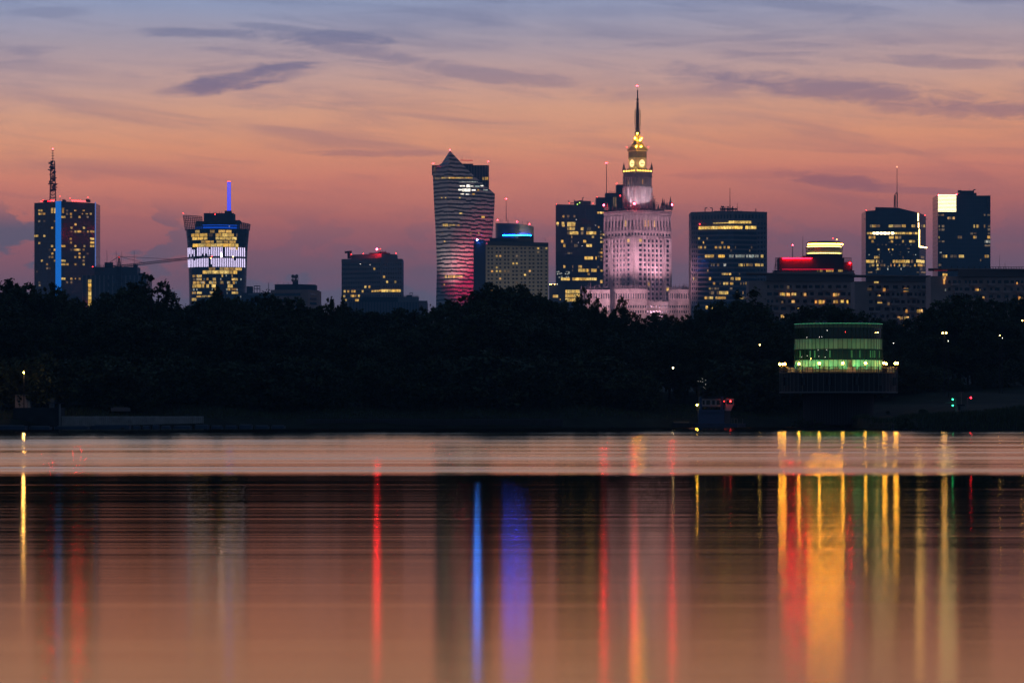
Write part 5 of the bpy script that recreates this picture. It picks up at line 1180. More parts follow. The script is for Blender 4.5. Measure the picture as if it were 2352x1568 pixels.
sil = [(-40, 658), (10, 654), (40, 657), (70, 660), (84, 682), (100, 668), (140, 668), (165, 680), (190, 702), (205, 716), (222, 694), (250, 684), (285, 664), (400, 702), (420, 712), (440, 708), (470, 690), (500, 676), (540, 682), (565, 690), (600, 676), (640, 686), (690, 690), (715, 708), (745, 704), (800, 708), (840, 720), (900, 716), (960, 708), (1000, 702), (1030, 690), (1060, 682), (1090, 672), (1130, 664), (1180, 666), (1215, 676), (1245, 690), (1280, 690), (1310, 692), (1385, 716), (1470, 726), (1590, 724), (1615, 708), (1650, 702), (1690, 690), (1720, 694), (1760, 722), (1800, 728), (1850, 706), (1900, 704), (1960, 712), (2000, 722), (2050, 738), (2110, 740), (2150, 700), (2190, 682), (2240, 684), (2290, 694), (2340, 690), (2400, 680)]
def S_(u):
    for (a, va), (b, vb) in zip(sil, sil[1:]):
        if a <= u <= b: return va + (vb - va) * (u - a) / (b - a)
    return 700
BELT = 'dark leafy tree merged into the continuous tree belt on the far bank'; BG = 'trees of the belt on the far bank'
u = -30.; n = 0
while u < 2400:
    v = S_(u) + random.uniform(0, 9)
    near = shore0((u - 1176) / S * 440)
    plant('b%d' % random.randrange(6) if random.random() < .86 else 'a0', u, v, max(near + 34, 468) + random.uniform(0, 45), random.uniform(.85, 1.15), BELT, BG)
    u += random.uniform(19, 30)
u = -20.
while u < 2400:                                     # second, lower rank in front
    v = S_(u) + random.uniform(38, 75); near = max(398, shore0((u - 1176) / S * 430)); near = max(near, 426) if 1740 < u < 2100 else near
    plant('b%d' % random.randrange(6), u, v, near + random.uniform(24, 32), random.uniform(1.2, 1.5), BELT, BG); u += random.uniform(34, 48)
SH = 'low dark shrub growing on the grassy slope in front of the tree belt'; SG = 'shrubs along the far bank'
u = -10.
while u < 2390:
    near = shore0((u - 1176) / S * 420); near = max(near, 424) if 1740 < u < 2100 else near
    if not (1480 < u < 1640): plant('s%d' % random.randrange(3), u, random.uniform(815, 872), near + random.uniform(15, 22), random.uniform(1.0, 1.4), SH, SG, 'shrub')
    u += random.uniform(48, 70)
for key, u, v, Y, w, lab in (('a0', 345, 634, 462, 1.05, 'large open-crowned tree rising between the stairwell block and the flared tower'), ('a1', 386, 664, 466, .6, 'smaller loose tree beside the large open-crowned tree left of the flared tower'),
    ('b1', 300, 660, 470, .8, 'leafy tree in front of the ribbed wall of the stairwell block'), ('a1', 500, 668, 472, .75, 'loose upright tree covering the foot of the flared glass tower'), ('b2', 762, 684, 470, .42, 'small bushy tree left of the brown grid-windowed hotel'), ('b3', 786, 690, 474, .3, 'narrow tree overlapping the left edge of the brown grid hotel'),
    ('a0', 1344, 664, 468, .5, 'spiky tree before the left wing of the floodlit palace'), ('b4', 1372, 692, 466, .5, 'rounded tree at the foot of the palace, left of the dense round one'), ('b0', 1428, 692, 464, .62, 'dense rounded tree standing out against the pink base of the palace'), ('p0', 1690, 680, 480, 1., 'slim poplar-like tree in front of the ribbon tower'), ('p0', 1737, 674, 484, 1.3, 'slim poplar-like tree at the corner of the brown apartment block'),
    ('b5', 1140, 659, 470, .9, 'domed tree covering the foot of the square-windowed hotel'), ('b1', 1195, 664, 474, .8, 'second domed tree before the lower windows of the square-windowed hotel'), ('b2', 2205, 676, 480, 1., 'tall dark tree in front of the large apartment block at the right'), ('b4', 20, 650, 472, .9, 'tall leafy tree at the left end of the belt'), ('a1', 120, 660, 474, .8, 'loose tree covering the foot of the dark slab tower'),
    ('b3', 1240, 682, 470, .5, 'leafy tree at the right edge of the square-windowed hotel'), ('a0', 1600, 700, 470, .5, 'loose tree between the palace and the ribbon tower')): plant(key, u, v, Y, w, lab)

# ------------------------------------------------------------------ lamps along the bank
def street_lamp(u, v, Y, m, label, r=1.6, arms=1, light=None):
    x = PX(u, Y).x; zg = ground_z(x, Y); t = thing('street_lamp', label, 'street lamp', (x, Y, zg)); top = ZV(v, Y)
    mb = MB().tube((x, Y, zg - .3), (x, Y, top + .25), .07, .05, 6)
    for s_ in ([0] if arms == 1 else [-1, 1]): mb.tube((x, Y, top + .2), (x + (s_ * .22 if s_ else .02), Y - .12, top + .24), .035, n=5)
    mb.build('pole', M['steel'], t)
    for s_ in ([0] if arms == 1 else [-1, 1]): MB().ball((x + s_ * .24, Y - .14, top), r * Y / S, 6).build('lamp', m, t, True)
    if light:
        l = bpy.data.lights.new('lamp_light', 'POINT'); l.energy = light[0]; l.color = light[1]; l.shadow_soft_size = .15; o = bpy.data.objects.new('lamp_light', l); C.objects.link(o); o.location = (x, Y - .5, top - .1); 
    return t
LS = mat('bright_sodium_lamp', (.1, .1, .1), .4, .3, 0, 300, (1, .38, .045))
street_lamp(55, 855, 391, LS, 'bright yellow lamp below the lit tree at the far left', 1.5, 1, (90, (1, .6, .22)))
street_lamp(1545.8, 844.7, 452, mat('pale_lamp', (.1, .1, .1), .4, .3, 0, 14, (1, .8, .45)), 'single pale yellow lamp in the dark bank left of the tugboat', 1.7)
street_lamp(1745, 792, 456, M['globe'], 'tiny orange lamp in the dark trees left of the round green pavilion', 1.2)
street_lamp(2169, 764.6, 454, M['sodium'], 'double-armed orange street lamp in the trees right of the green pavilion', 1.7, 2, (25, (1, .5, .2)))
street_lamp(2178, 783, 450, M['whitelamp'], 'small white lamp just below the double-armed street lamp', .6)
street_lamp(2302, 776, 452, M['whitelamp'], 'small white lamp high in the trees near the right edge', .6)
street_lamp(2296, 770, 453, M['sodium'], 'small orange lamp beside the white one near the right edge', .8)
street_lamp(2052, 788, 448, M['whitelamp'], 'small white lamp by the right-hand wall of the green pavilion', .55)
street_lamp(2348, 736, 470, M['sodium'], 'orange lamp high in the trees at the right edge', 1.1)

# ------------------------------------------------------------------ round green pavilion on its pier
z9 = Z(1763.9, 722.7, 6.095)
Y = 425; k = m_u(Y); cu = 1925.5; cc = PX(cu, Y); ctr = lambda v: Vector((cc.x, cc.y, ZV(v, Y)))
t = thing('round_pavilion', 'round two-tiered pavilion lit green with a ring of globe lamps on its balcony', 'pavilion', (cc.x, cc.y, 0))
RU, RL, RP = 100.5 * k, 135 * k, 81 * k
pm_ = bpy.data.materials.new('pale_green_panels'); pm_.use_nodes = True; q = G(pm_.node_tree); b_ = pm_.node_tree.nodes['Principled BSDF']
uvn = q.n('ShaderNodeUVMap'); ux, uy, _ = q.sep(uvn.outputs[0]); wn = q.n('ShaderNodeTexWhiteNoise', noise_dimensions='1D'); seg = 2 * math.pi * RU / 60
q.put(wn.inputs['W'], q.m('FLOOR', q.m('DIVIDE', ux, seg))); q.put(b_.inputs['Base Color'], q.mix(wn.outputs['Value'], (.22, .30, .25, 1), (.40, .48, .42, 1))); b_.inputs['Roughness'].default_value = .35
gw = mat('dark_green_glass', (.012, .022, .018), .06, .6)
MB().lathe(ctr(856.6), [(RU, 0), (RU, ZV(827.5, Y) - ZV(856.6, Y))], 60).build('lower_panel_band', pm_, t)
MB().lathe(ctr(827.5), [(RU - .05, 0), (RU - .05, (827.5 - 803) * k)], 60).build('lower_window_band', gw, t)
MB().lathe(ctr(803), [(RU, 0), (RU, (803 - 779) * k)], 60).build('middle_panel_band', pm_, t)
MB().lathe(ctr(779), [(RU - .05, 0), (RU - .05, (779 - 754) * k)], 60).build('upper_window_band', gw, t)
MB().lathe(ctr(754), [(RU, 0), (RU, 9.2 * k), (RU - .3, 9.2 * k)], 60).build('fascia', mat('green_fascia', (.10, .13, .11), .5, .3), t)
MB().lathe(ctr(744.6), [(RU + .03, -.03), (RU + .06, 0), (RU + .03, .03)], 60, math.pi, 2 * math.pi, cap=False).build('rim_light', mat('green_rim_light', (.1, .2, .15), .4, .3, 0, .26, (.16, .9, .45)), t)
for i in range(60):
    a = 2 * math.pi * i / 60
    if math.sin(a) > .15: continue
    e = Vector((math.cos(a), math.sin(a), 0)); MB().tube(ctr(856) + e * (RU + .02), ctr(745) + e * (RU + .02), .028, n=4).build('mullion', M['steel'], t)
MB().lathe(ctr(779), [(RU + .03, -.03), (RU + .03, .03)], 60, cap=False).build('transom', M['steel'], t); MB().lathe(ctr(803), [(RU + .03, -.03), (RU + .03, .03)], 60, cap=False).build('transom', M['steel'], t)
for u in (1878, 1894, 1976): MB().lathe(P(u, 742.5, Y), [(.01, -.1), (.35, -.1), (.3, .2), (.05, .3)], 8).build('roof_vent', M['steel'], t)
for u in (1941, 1947): MB().tube(P(u, 743, Y), P(u, 730, Y), .1, n=6).build('flue', M['steel'], t)
# lights glimpsed through the windows
for x, y, r, m in ((510, 325, .5, 'pin'), (672, 322, .6, 'pin'), (705, 318, .5, 'pin'), (775, 232, .7, 'pin'), (1500, 257, 1.1, 'sodium'), (1470, 260, .6, 'sodium'), (515, 580, .5, 'pin'), (655, 500, .5, 'pin'), (665, 590, .5, 'pin'), (768, 500, .5, 'pin'), (750, 600, .5, 'pin'), (560, 620, .5, 'sodium'), (1025, 255, .5, 'red_dim'), (447, 595, .4, 'pin')):
    u, v = z9(x, y); dxx = (u - cu) * k; MB().ball((cc.x + dxx, cc.y - math.sqrt(max(.1, RU * RU - dxx * dxx)) - .02, ZV(v, Y)), r * k, 5).build('room_lamp', M[m], t)
gc = mat('green_lit_curtain', (.06, .12, .08), .6, .2, 0, .10, (.12, .7, .25))
for x in (428, 552, 612, 812, 1112, 1232, 1388, 1425, 1455, 1530):
    u, v = z9(x, 560); a = -math.acos(max(-1, min(1, (u - cu) * k / (RU + .02)))); e = Vector((math.cos(a), math.sin(a), 0)); tn = Vector((-math.sin(a), math.cos(a), 0)); w = .05 + .05 * random.random()
    p = ctr(0); q4 = lambda s_, z: Vector((cc.x, cc.y, z)) + e * (RU - .01) + tn * w * s_; z0, z1_ = ZV(822, Y), ZV(806, Y)
    MB().hexa([q4(-1, z0) + e * .03, q4(1, z0) + e * .03, q4(1, z0), q4(-1, z0), q4(-1, z1_) + e * .03, q4(1, z1_) + e * .03, q4(1, z1_), q4(-1, z1_)]).build('curtain', gc, t)
# balcony drum
dk = mat('dark_hull_panels', (.018, .022, .026), .5, .3, var=.2, vscale=.8)
MB().lathe(ctr(900), [(RL - .15, 0), (RL - .15, 42 * k), (RU - .2, 42.4 * k)], 60).build('lower_drum', dk, t)
MB().lathe(ctr(903), [(RL, 0), (RL + .04, 1.2 * k), (RL, 4 * k)], 60).build('base_ring', mat('pale_base_ring', (.14, .13, .14), .7, .2), t)
MB().lathe(ctr(857.5), [(RL, 0), (RL + .05, .6 * k), (RL, 1.2 * k)], 60).build('balcony_slab', M['conc'], t)
for i in range(64):
    a = 2 * math.pi * (i + .5) / 64
    if math.sin(a) > .1: continue
    e = Vector((math.cos(a), math.sin(a), 0)); MB().tube(ctr(901) + e * RL, ctr(843) + e * RL, .035, n=4).build('post', M['conc'], t)
rl_ = MB()
for v in (843.5, 850, 855): 
    for i in range(72):
        a, b2 = 2 * math.pi * i / 72, 2 * math.pi * (i + 1) / 72; rl_.tube(ctr(v) + Vector((math.cos(a), math.sin(a), 0)) * RL, ctr(v) + Vector((math.cos(b2), math.sin(b2), 0)) * RL, .03, n=4)
for i in range(240): a = 2 * math.pi * i / 240; e = Vector((math.cos(a), math.sin(a), 0)); rl_.tube(ctr(855.5) + e * RL, ctr(843.5) + e * RL, .014, n=3)
rl_.build('railing', M['steel'], t)
for i in range(6):
    a = math.pi * (1.12 + i * .15); e = Vector((math.cos(a), math.sin(a), 0)); MB().lathe(ctr(876) + e * (RL - .13), [(.01, -.5), (.35, -.5), (.35, .5), (.01, .5)], 6).build('porthole', M['black_glass'], t)
MB().lathe(ctr(975), [(RP, 0), (RP * 1.0, (975 - 903) * k)], 44).build('pier', fac('pier_ribs', (.035, .03, .033), (.05, .045, .048), (.06, .05, .052), .35, 30, .08, .8, .8, .2), t)
GL_ = mat('warm_globe', (.1, .1, .1), .4, .3, 0, 70, (1, .44, .05))
def globe(u, v, back=False):
    dxx = (u - cu) * k; dxx = max(-RL * .999, min(RL * .999, dxx)); yy = math.sqrt(max(0, RL * RL - dxx * dxx)) * (1 if back else -1)
    p = Vector((cc.x + dxx, cc.y + yy, 0)); zt = H + (HOR - v) / S * p.y
    MB().tube((p.x, p.y, ZV(857, Y)), (p.x, p.y, zt), .035, n=5).build('lamp_post', M['steel'], t); MB().ball((p.x, p.y, zt), 2.6 * k, 8).build('globe_lamp', GL_, t, True)
for x, y, b2 in ((160, 692, 0), (213, 690, 0), (236, 692, 1), (387, 686, 0), (651, 680, 0), (968, 678, 0), (1286, 676, 0), (1557, 675, 0), (1644, 686, 1), (1700, 685, 1), (1745, 680, 0), (1808, 678, 0)): globe(*z9(x, y), bool(b2))
ac = MB().box((z9(1097, 0)[0] * 0 + PX(z9(1097, 0)[0], Y).x, Y - RU - .5, ZV(849.5, Y)), (1.1, .45, .75)); ac.build('air_conditioner', mat('white_unit', (.6, .6, .58), .5, .3), t)
for x, c in ((300, (.75, .78, .7)), (1690, (.75, .78, .7)), (1725, (.6, .25, .15)), (520, (.6, .65, .6))):
    u, v = z9(x, 765); dxx = (u - cu) * k; yy = math.sqrt(max(0, (RL - .5) ** 2 - dxx * dxx)); MB().box((cc.x + dxx, cc.y - yy, ZV(850, Y)), (.9, .2, .62)).build('banner_panel', mat('balcony_banner', c, .7, .2), t)
for i in range(11):
    a = math.pi * (1.03 + i * .094); e = Vector((math.cos(a), math.sin(a), 0)); p = ctr(855) + e * (RU + .95)
    spot('green_floodlight', p, ctr(790) + e * RU * .96, 150 if i % 3 else 240, (.10, 1, .34), 120, .9, .12)
l = None
# ------------------------------------------------------------------ tugboat and barge
z10 = Z(1519, 820.7, 8.829)
Y = 430; k = m_u(Y)
t = thing('tugboat', 'blue and white pusher tugboat with a yellow stern lamp and a red bridge lamp', 'tugboat', (PX(1640, Y).x, Y, 0))
hb = mat('navy_hull', (.04, .06, .12), .5, .4, var=.2, vscale=1); wh = mat('off_white_cabin', (.42, .35, .37), .6, .3, var=.15); nb = mat('navy_cabin', (.05, .09, .19), .5, .4)
a, b2 = PX(1590, Y).x, PX(1712, Y).x
MB().prism([(a, Y), (a + .5, Y - 2), (b2 - 1.2, Y - 2), (b2, Y - .4), (b2 - 1.2, Y + 2), (a + .5, Y + 2)], -.6, ZV(972, Y)).build('hull', hb, t)
def bx(nm, m, x0, x1, y0, y1, dy=0, dep=3.): u0, v0 = z10(x0, y0); u1, v1 = z10(x1, y1); return rbox(t, nm, m, u0, u1, v0, v1, Y - 1.6 + dy, dep)
bx('lower_cabin', nb, 755, 1280, 1105, 1375); bx('mid_deck', nb, 755, 1280, 1060, 1110, -.15, 3.3); bx('upper_cabin', wh, 825, 1200, 830, 985, .2, 2.4); bx('funnel', nb, 768, 824, 795, 1100, .3, 1.2); bx('funnel', nb, 1202, 1262, 790, 1100, .3, 1.2); bx('cabin_roof', M['steel'], 815, 1215, 800, 832, 0, 3)
for x0, x1 in ((835, 880), (912, 990), (1030, 1085), (1125, 1190)): bx('cabin_window', M['black_glass'], x0, x1, 870, 955, .14, .1)
bx('deck_rail_panel', mat('pale_rail', (.12, .11, .12), .7, .2), 830, 1195, 985, 1004, -.1, .1)
for x in (900, 980, 1080, 1170): MB().ball(P(*z10(x, 1030), Y - 1.75), 3.2 * k, 6).build('tyre_fender', M['steel'], t)
w0, w1 = z10(1300, 0)[0], z10(1470, 0)[0]; v0, v1, v2 = z10(0, 835)[1], z10(0, 965)[1], z10(0, 1080)[1]
MB().prism([PX(w0, Y - 1.6), PX(w1, Y - 1.6), PX(w1, Y + .8), PX(w0, Y + .8)], ZV(v1, Y), ZV(v0, Y)).build('wheelhouse', wh, t)
mb = MB(); c0, c1, e0, e1 = PX(w0, Y - 1.6), PX(w1 - 1, Y - 1.6), PX(w0, Y - 1.6), PX(w1 - 7, Y - 1.6); dd = Vector((0, 2.2))
mb.hexa([(p.x, p.y, ZV(v2, Y)) for p in (e0, e1, e1 + dd, e0 + dd)] + [(p.x, p.y, ZV(v1, Y)) for p in (c0, c1, c1 + dd, c0 + dd)]); mb.build('wheelhouse_base', wh, t)
bx('wheelhouse_window', M['black_glass'], 1325, 1450, 860, 940, -.1, .1); bx('bridge_support', mat('grey_support', (.10, .10, .12), .7, .2), 1285, 1400, 1085, 1350, .2, 1.8)
MB().tube(P(*z10(1045, 800), Y), P(*z10(1045, 700), Y), .05, n=5).tube(P(*z10(1170, 795), Y), P(*z10(1170, 680), Y), .05, n=5).tube(P(*z10(760, 790), Y), P(*z10(760, 600), Y), .08, n=5).tube(P(*z10(760, 640), Y), P(*z10(940, 780), Y), .03, n=4).build('masts', M['steel'], t)
MB().tube(P(*z10(735, 1370), Y - 1), P(*z10(725, 980), Y - 1), .05, n=5).build('lamp_post', M['steel'], t)
MB().ball(P(*z10(725, 962), Y - 1.2), 1.9 * k, 6).build('stern_lamp', mat('yellow_boat_lamp', (.1, .1, .1), .4, .3, 0, 130, (1, .54, .06)), t, True)
MB().ball(P(*z10(1403, 886), Y - 2.1), 1.7 * k, 6).build('red_lamp', M['red_dim'], t, True); MB().ball(P(*z10(1274, 887), Y - 2), .8 * k, 6).build('red_lamp', M['red_dim'], t, True)
for x, y in ((830, 430), (735, 480), (797, 485), (840, 495), (895, 545), (862, 600), (884, 620), (665, 617), (745, 483), (900, 460)): MB().ball(P(*z10(x, y), Y + .5), .32 * k, 5).build('mast_glint', M['pin'], t)
MB().tube(P(*z10(850, 800), Y + .5), P(*z10(850, 420), Y + .5), .05, .03, 5).tube(P(*z10(725, 480), Y + .5), P(*z10(905, 455), Y + .5), .03, n=4).tube(P(*z10(660, 617), Y + .5), P(*z10(890, 600), Y + .5), .03, n=4).build('signal_mast', M['steel'], t)
for x in (1420, 1480, 1540, 1650): MB().tube(P(*z10(x, 1370), Y - 1.5), P(*z10(x, 1240), Y - 1.5), .03, n=4).build('rail_post', M['conc'], t)
MB().tube(P(*z10(1400, 1240), Y - 1.5), P(*z10(1540, 1240), Y - 1.5), .03, n=4).build('rail', M['conc'], t)
t = thing('low_barge', 'low flat dark barge moored left of the tugboat', 'barge', (PX(1566, Y).x, Y, 0))
MB().prism([PX(1541, Y), PX(1546, Y - 1.5), PX(1588, Y - 1.5), PX(1588, Y + 1.5), PX(1546, Y + 1.5)], -.4, ZV(971, Y)).build('hull', M['roof'], t)
for u in (1552, 1560, 1570, 1578): MB().box(P(u, 969.5, Y), (.5, .6, .2)).build('deck_hatch', M['conc'], t)

# ------------------------------------------------------------------ signals, buoy and reeds at the right
z11 = Z(2021.2, 735, 5.817)
Y = 385; k = m_u(Y)
zg = ground_z(PX(2200, Y).x, Y)
t = thing('signal_hut', 'small pale hut on the spit between the green and the red signal lamps', 'hut', (PX(2208, Y).x, Y, zg))
rbox(t, 'wall', mat('pale_hut_wall', (.16, .14, .14), .8, .2, var=.2), *[z11(1045, 0)[0], z11(1122, 0)[0], z11(0, 1145)[1], z11(0, 1225)[1]], Y, 2)
rbox(t, 'roof', M['roof'], *[z11(1035, 0)[0], z11(1135, 0)[0], z11(0, 1126)[1], z11(0, 1145)[1]], Y - .15, 2.3)
MB().box(P(*z11(1060, 1175), Y - .03), (.28, .05, .4)).build('window', M['black_glass'], t); MB().box(P(*z11(1098, 1185), Y - .03), (.4, .05, .9)).build('door', M['conc'], t)
MB().tube(P(*z11(1088, 1126), Y + 1), P(*z11(1088, 960), Y + 1), .05, .03, 5).tube(P(*z11(1055, 965), Y + 1), P(*z11(1125, 965), Y + 1), .025, n=4).build('mast', M['conc'], t)
GRN = mat('green_signal', (.1, .1, .1), .4, .3, 0, 9, (.03, 1, .36)); RDS = mat('red_signal', (.1, .1, .1), .4, .3, 0, 24, (1, .01, .02))
t = thing('signal_post', 'signal post with two green lamps, one above the other', 'signal', (PX(2195.5, Y).x, Y, ground_z(PX(2195.5, Y).x, Y)))
MB().tube(P(*z11(1014, 1235), Y), P(*z11(1014, 1045), Y), .05, n=5).tube(P(*z11(972, 1052), Y), P(*z11(1014, 1050), Y), .03, n=4).tube(P(*z11(870, 1102), Y), P(*z11(1014, 1102), Y), .03, n=4).tube(P(*z11(972, 1132), Y), P(*z11(1014, 1130), Y), .03, n=4).build('pole', M['conc'], t)
for y in (1058, 1139): MB().ball(P(*z11(972, y), Y - .05), 1.7 * k, 6).build('green_lamp', GRN, t, True)
t = thing('signal_post', 'signal post with one red lamp right of the hut', 'signal', (PX(2222, Y).x, Y, ground_z(PX(2222, Y).x, Y)))
MB().tube(P(*z11(1170, 1235), Y), P(*z11(1170, 1040), Y), .05, n=5).tube(P(*z11(1170, 1045), Y), P(*z11(1215, 1042), Y), .03, n=4).build('pole', M['conc'], t)
MB().ball(P(*z11(1215, 1035), Y - .05), 1.9 * k, 6).build('red_lamp', RDS, t, True)
Y = 357
t = thing('buoy', 'small dark buoy standing in the water off the tip of the spit', 'buoy', (PX(2050.8, Y).x, Y, 0))
MB().lathe((PX(2050.8, Y).x, Y, 0), [(.2, -.2), (.22, .12), (.14, .16), (.13, .5), (.16, .55), (.06, .75)], 10).build('float', M['steel'], t, True); MB().ball((PX(2050.8, Y).x, Y, .82), .06, 5).build('top_mark', M['roof'], t)
street_lamp(2068.5, 963.6, 372, mat('orange_low_lamp', (.1, .1, .1), .4, .3, 0, 8, (1, .36, .05)), 'low orange lamp on the spit right of the green pavilion', 1.4)
# reeds and grass on the spit and the bank: too many to count
def grass(name, n, xr, dr, hmax, seed, label):
    rnd = random.Random(seed); V, F = [], []
    for _ in range(n):
        x = rnd.uniform(*xr); y = shore(x) + rnd.uniform(*dr); z = ground_z(x, y) - .05; h = rnd.uniform(.3, 1) * hmax; a = rnd.uniform(0, 3.14); w = .05 + .05 * rnd.random(); l = Vector((rnd.gauss(0, .2), rnd.gauss(0, .2), 0)) * h
        i0 = len(V); V += [Vector((x - w * math.cos(a), y - w * math.sin(a), z)), Vector((x + w * math.cos(a), y + w * math.sin(a), z)), Vector((x, y, z + h)) + l]; F.append((i0, i0 + 1, i0 + 2))
    me = bpy.data.meshes.new(name); me.from_pydata(V, [], F); me.materials.append(lf); o = bpy.data.objects.new(name, me); C.objects.link(o); tag(o, label, None, None, 'stuff')
grass('reeds', 14000, (42, 75), (.4, 26), .7, 5, 'dark reeds and grass covering the spit at the right')
grass('bank_grass', 16000, (-62, 46), (2.5, 20), .42, 6, 'rough grass on the far bank')
SPG = 'bushes on the spit at the right'
for u, v, Y, w in ((2075, 968, 366, .8), (2110, 958, 372, 1.3), (2160, 946, 377, 1.4), (2240, 944, 374, 1.4), (2270, 942, 378, 1.3), (2300, 941, 372, 1.2), (2340, 936, 376, 1.4), (2360, 935, 370, 1.2), (1905, 938, 432, 1.2), (1950, 948, 428, 1.2), (2000, 950, 426, 1.2), (2040, 944, 428, 1.2), (2120, 940, 398, 1.6), (2190, 948, 390, 1.4), (1880, 962, 424, 1.5), (1975, 962, 420, 1.5)): plant('s%d' % random.randrange(3), u, v, Y, w, 'low dark bush growing on the spit around the pavilion pier and signals', SPG, 'shrub')
# stones in the water
for i, (u, v, s_) in enumerate(((447 * .63, 985.5, .30), (764, 983.5, .22), (1271, 980.8, .28), (1408, 980.2, .26), (2062, 988, .25), (2080, 988.5, .35), (2098, 989, .3))):
    Yw = min(H * S / (v - HOR), shore(PX(u, 390).x) - .6); x = PX(u, Yw).x; rnd = random.Random(i); mb = MB()
    prof = [(.02, -.2), (s_ * .9, -.12), (s_, .02), (s_ * .7, s_ * .5), (.02, s_ * .7)]; mb.lathe((x, Yw, 0), prof, 8)
    for p in mb.v: p += Vector((rnd.gauss(0, .02), rnd.gauss(0, .02), rnd.gauss(0, .015)))
    o = mb.build('rock', M['roof'], None, True); tag(o, 'dark stone breaking the water surface close to the far shore', 'rock', 'stones along the far waterline')

# ------------------------------------------------------------------ left bank: shed, truck, sheet piles, pontoons
z12 = Z(0, 796.2, 6.4)
Y = 396; k = m_u(Y)
zg = ground_z(PX(53, Y).x, Y); v_g = HOR - (zg - H) / m_u(Y)
def lthing(nm, lab, cat, u, Yb=Y, grp=None): return thing(nm, lab, cat, (PX(u, Yb).x, Yb, ground_z(PX(u, Yb).x, Yb)), grp)
t = lthing('site_shed', 'small pale site shed with a dark window on the left bank', 'shed', 53)
rbox(t, 'wall', mat('pale_shed_wall', (.38, .30, .30), .8, .2, var=.15), 34.7, 63, 907, v_g + 4, Y, 2.2); rbox(t, 'end_wall', mat('bluish_shed_wall', (.17, .18, .22), .7, .2), 63, 71.4, 907, v_g + 4, Y - .1, 2.3); rbox(t, 'roof', M['conc'], 34, 72, 905.6, 907.2, Y - .25, 2.7)
rbox(t, 'window', M['black_glass'], 40.5, 46.5, 919, 924, Y - .06, .1); rbox(t, 'door', mat('light_door', (.3, .33, .36), .6, .3), 64.8, 68.5, 912, v_g + 1, Y - .16, .1)
t = lthing('truck', 'dark parked truck right of the pale site shed', 'truck', 93)
rbox(t, 'cab', mat('brown_cab', (.10, .06, .055), .5, .4), 100, 108, 906.5, 926, Y, 1.6); rbox(t, 'load_body', mat('dark_load', (.02, .022, .024), .6, .3), 78.5, 99.6, 907, 925, Y, 1.7); rbox(t, 'windscreen', M['black_glass'], 101, 107, 909, 914, Y - .04, .1)
for u in (83, 90, 104): MB().tube(P(u, 928.5, Y - .1), P(u, 928.5, Y + .25), 2.8 * k, n=12).build('wheel', M['steel'], t)
t = lthing('portable_toilet', 'blue portable toilet cabin right of the truck', 'toilet cabin', 118)
rbox(t, 'cabin', mat('blue_plastic', (.04, .07, .11), .5, .4), 113, 124, 917, 936, Y - .5, .9); MB().tube(P(113.2, 916.8, Y - .05), P(123.8, 916.8, Y - .05), .18, n=8).build('roof', mat('pale_blue_roof', (.10, .13, .17), .5, .3), t)
t = lthing('van', 'small pale van parked behind the sheet-pile wall', 'van', 217, 402)
rbox(t, 'body', mat('van_paint', (.12, .12, .13), .4, .5), 210, 224, 928, 933, 402, 1.6); rbox(t, 'cabin', mat('van_glass', (.06, .065, .075), .2, .5), 214, 223, 925, 928, 402.1, 1.4)
for u in (213, 221): MB().tube(P(u, 933, 401.9), P(u, 933, 402.2), .13, n=10).build('wheel', M['steel'], t)
t = lthing('material_stack', 'long low stack of building material on the left bank', 'stack', 285, 404)
for u0, u1 in ((244, 268), (270, 292), (294, 320)): rbox(t, 'bundle', mat('brown_bundle', (.09, .065, .06), .8, .2, var=.3), u0, u1, 919.5, 928, 404, 1.2)
t = lthing('concrete_slab_pile', 'pile of pale slabs lying behind the sheet-pile wall', 'slabs', 275, 398); rbox(t, 'slab', mat('pale_slab', (.13, .125, .14), .8, .2), 255, 296, 936, 944, 398, 1.5); rbox(t, 'slab', M['conc'], 260, 290, 934.6, 936, 398.2, 1.2)
pw = mat('pale_sheet_pile', (.42, .38, .37), .7, .3, var=.25, vscale=1.5)
def sheet(nm, lab, u0, u1, vt, vb, pitch, m, off):
    mb = MB(); n = round((u1 - u0) / pitch); pts = []
    for i in range(n):
        for s_, o_ in ((0, 0), (.34, 0), (.5, -.16), (.84, -.16)):
            u = u0 + (i + s_) * pitch; Yp = shore(PX(u, 385).x) + off; pts.append((u, Yp + o_))
    P2 = [PX(*p) for p in pts]
    for a, b2, pa_, pb_ in zip(P2, P2[1:], pts, pts[1:]): mb.face([(a.x, a.y, -.5), (b2.x, b2.y, -.5), (b2.x, b2.y, ZV(vt, b2.y)), (a.x, a.y, ZV(vt, a.y))])
    for a, b2 in zip(P2, P2[1:]): mb.face([(a.x, a.y, ZV(vt, a.y)), (b2.x, b2.y, ZV(vt, b2.y)), (b2.x, b2.y + .3, ZV(vt, b2.y)), (a.x, a.y + .3, ZV(vt, a.y))])
    o = mb.build(nm, m); tag(o, lab, 'retaining wall'); return o
sheet('sheet_pile_wall', 'pale ribbed sheet-pile wall along the left bank', 140.6, 470, 955.6, 980, 4.55, pw, .5)
sheet('sheet_pile_wall', 'long dark ribbed sheet-pile wall in the middle of the bank', 702, 1296, 961.5, 982, 4.0, mat('dark_sheet_pile', (.07, .07, .075), .7, .2), .5)
t = thing('quay_block', 'tall dark concrete quay block left of the pale sheet-pile wall', 'quay', (PX(70, 380).x, 380, 0)); 
Yq = shore(PX(70, 380).x) + 1; rbox(t, 'wall', mat('dark_quay', (.03, .034, .04), .8, .2, var=.3, vscale=.8), 30, 138, 936, 984, Yq, 4); rbox(t, 'post', M['conc'], 135, 138.5, 926, 984, Yq - .2, .4); rbox(t, 'cap', M['roof'], 110, 140, 924.5, 926.5, Yq - .3, 3)
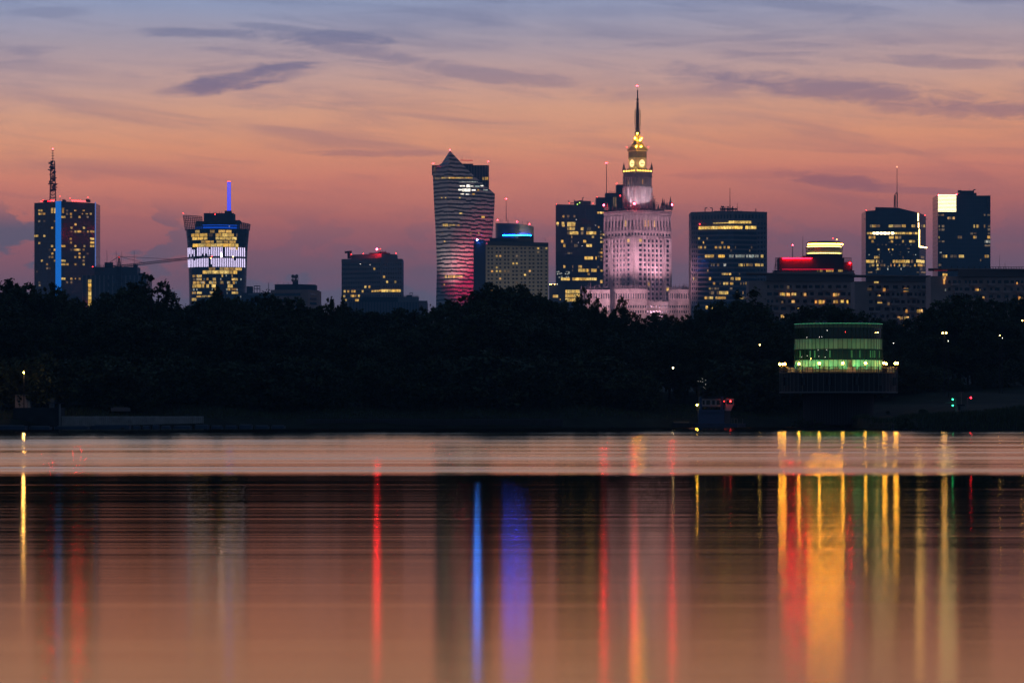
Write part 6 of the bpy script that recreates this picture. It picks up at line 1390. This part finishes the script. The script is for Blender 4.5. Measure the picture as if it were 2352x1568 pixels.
blu = mat('blue_pontoon', (.022, .05, .095), .4, .4, var=.3, vscale=.6)
PG = 'pontoons moored along the left bank'
for i, (u0, u1) in enumerate(((-20, 62), (66, 118), (124, 205), (208, 300), (304, 322), (326, 345), (349, 366), (370, 392), (396, 440), (446, 480), (484, 512), (516, 545), (549, 580), (584, 618), (622, 655))):
    ym = shore(PX((u0 + u1) / 2, 384).x) - 1.6; t = thing('pontoon', 'low blue pontoon in the row moored under the left bank', 'pontoon', (PX((u0 + u1) / 2, ym).x, ym, 0), PG)
    a, b2 = PX(u0, ym), PX(u1, ym); vt = HOR - (.38 + .1 * (i % 3 == 0) - H) / m_u(ym)
    MB().prism([a, a + Vector((.15, -.5)), b2 + Vector((-.15, -.5)), b2, b2 + Vector((0, .8)), a + Vector((0, .8))], -.25, .30 + .1 * (i % 3 == 0)).build('hull', blu, t)
    mb = MB(); mb.box(((a.x + b2.x) / 2, ym + .1, .36 + .1 * (i % 3 == 0)), ((b2.x - a.x) * .8, .5, .1)); mb.build('deck', mat('pontoon_deck', (.12, .13, .16), .6, .3) if i == 0 else bpy.data.materials['pontoon_deck'], t)
# ------------------------------------------------------------------ coloured floods on the towers
spot('tower_floodlight', P(1012, 752, 3010), P(1055, 520, 3105), 4.5e5, (1, .82, .80), 46, .9, 1.5)
spot('tower_floodlight', P(1044, 752, 2990), P(1043, 610, 3105), 1.0e6, (1, .82, .76), 17, 1., 1.5)
spot('tower_floodlight', P(1084, 752, 2960), P(1086, 620, 3130), 26e5, (1, .0, .11), 24, 1., 1.5)
spot('tower_floodlight', P(1096, 752, 2960), P(1100, 560, 3135), 13e5, (1, .02, .11), 24, 1., 1.5)
spot('hotel_floodlight', P(1262, 752, 2600), P(1235, 660, 2720), 1.3e5, (1, .80, .46), 80, 1., 1.)
spot('drum_floodlight', P(1222, 548, 2838), P(1212, 528, 2850), 3.2e4, (1, .84, .42), 90, .8, .5)
spot('drum_floodlight', P(1165, 552, 2836), P(1168, 536, 2850), 2.2e4, (.02, .16, 1), 100, .9, .5)
# ------------------------------------------------------------------ evening haze over the river and the city
hz = bpy.data.materials.new('evening_haze'); hz.use_nodes = True; hz.node_tree.nodes.clear(); q = G(hz.node_tree)
pv = q.n('ShaderNodeVolumePrincipled'); q.put(pv.inputs['Color'], (.34, .68, 1.0, 1)); q.put(pv.inputs['Density'], 1.05e-4); q.put(pv.inputs['Anisotropy'], 0.0)
hz.node_tree.links.new(pv.outputs[0], q.n('ShaderNodeOutputMaterial').inputs['Volume'])
tag(MB().box((0, 1730, 240), (5400, 3860, 560)).build('haze', hz), kind='stuff')
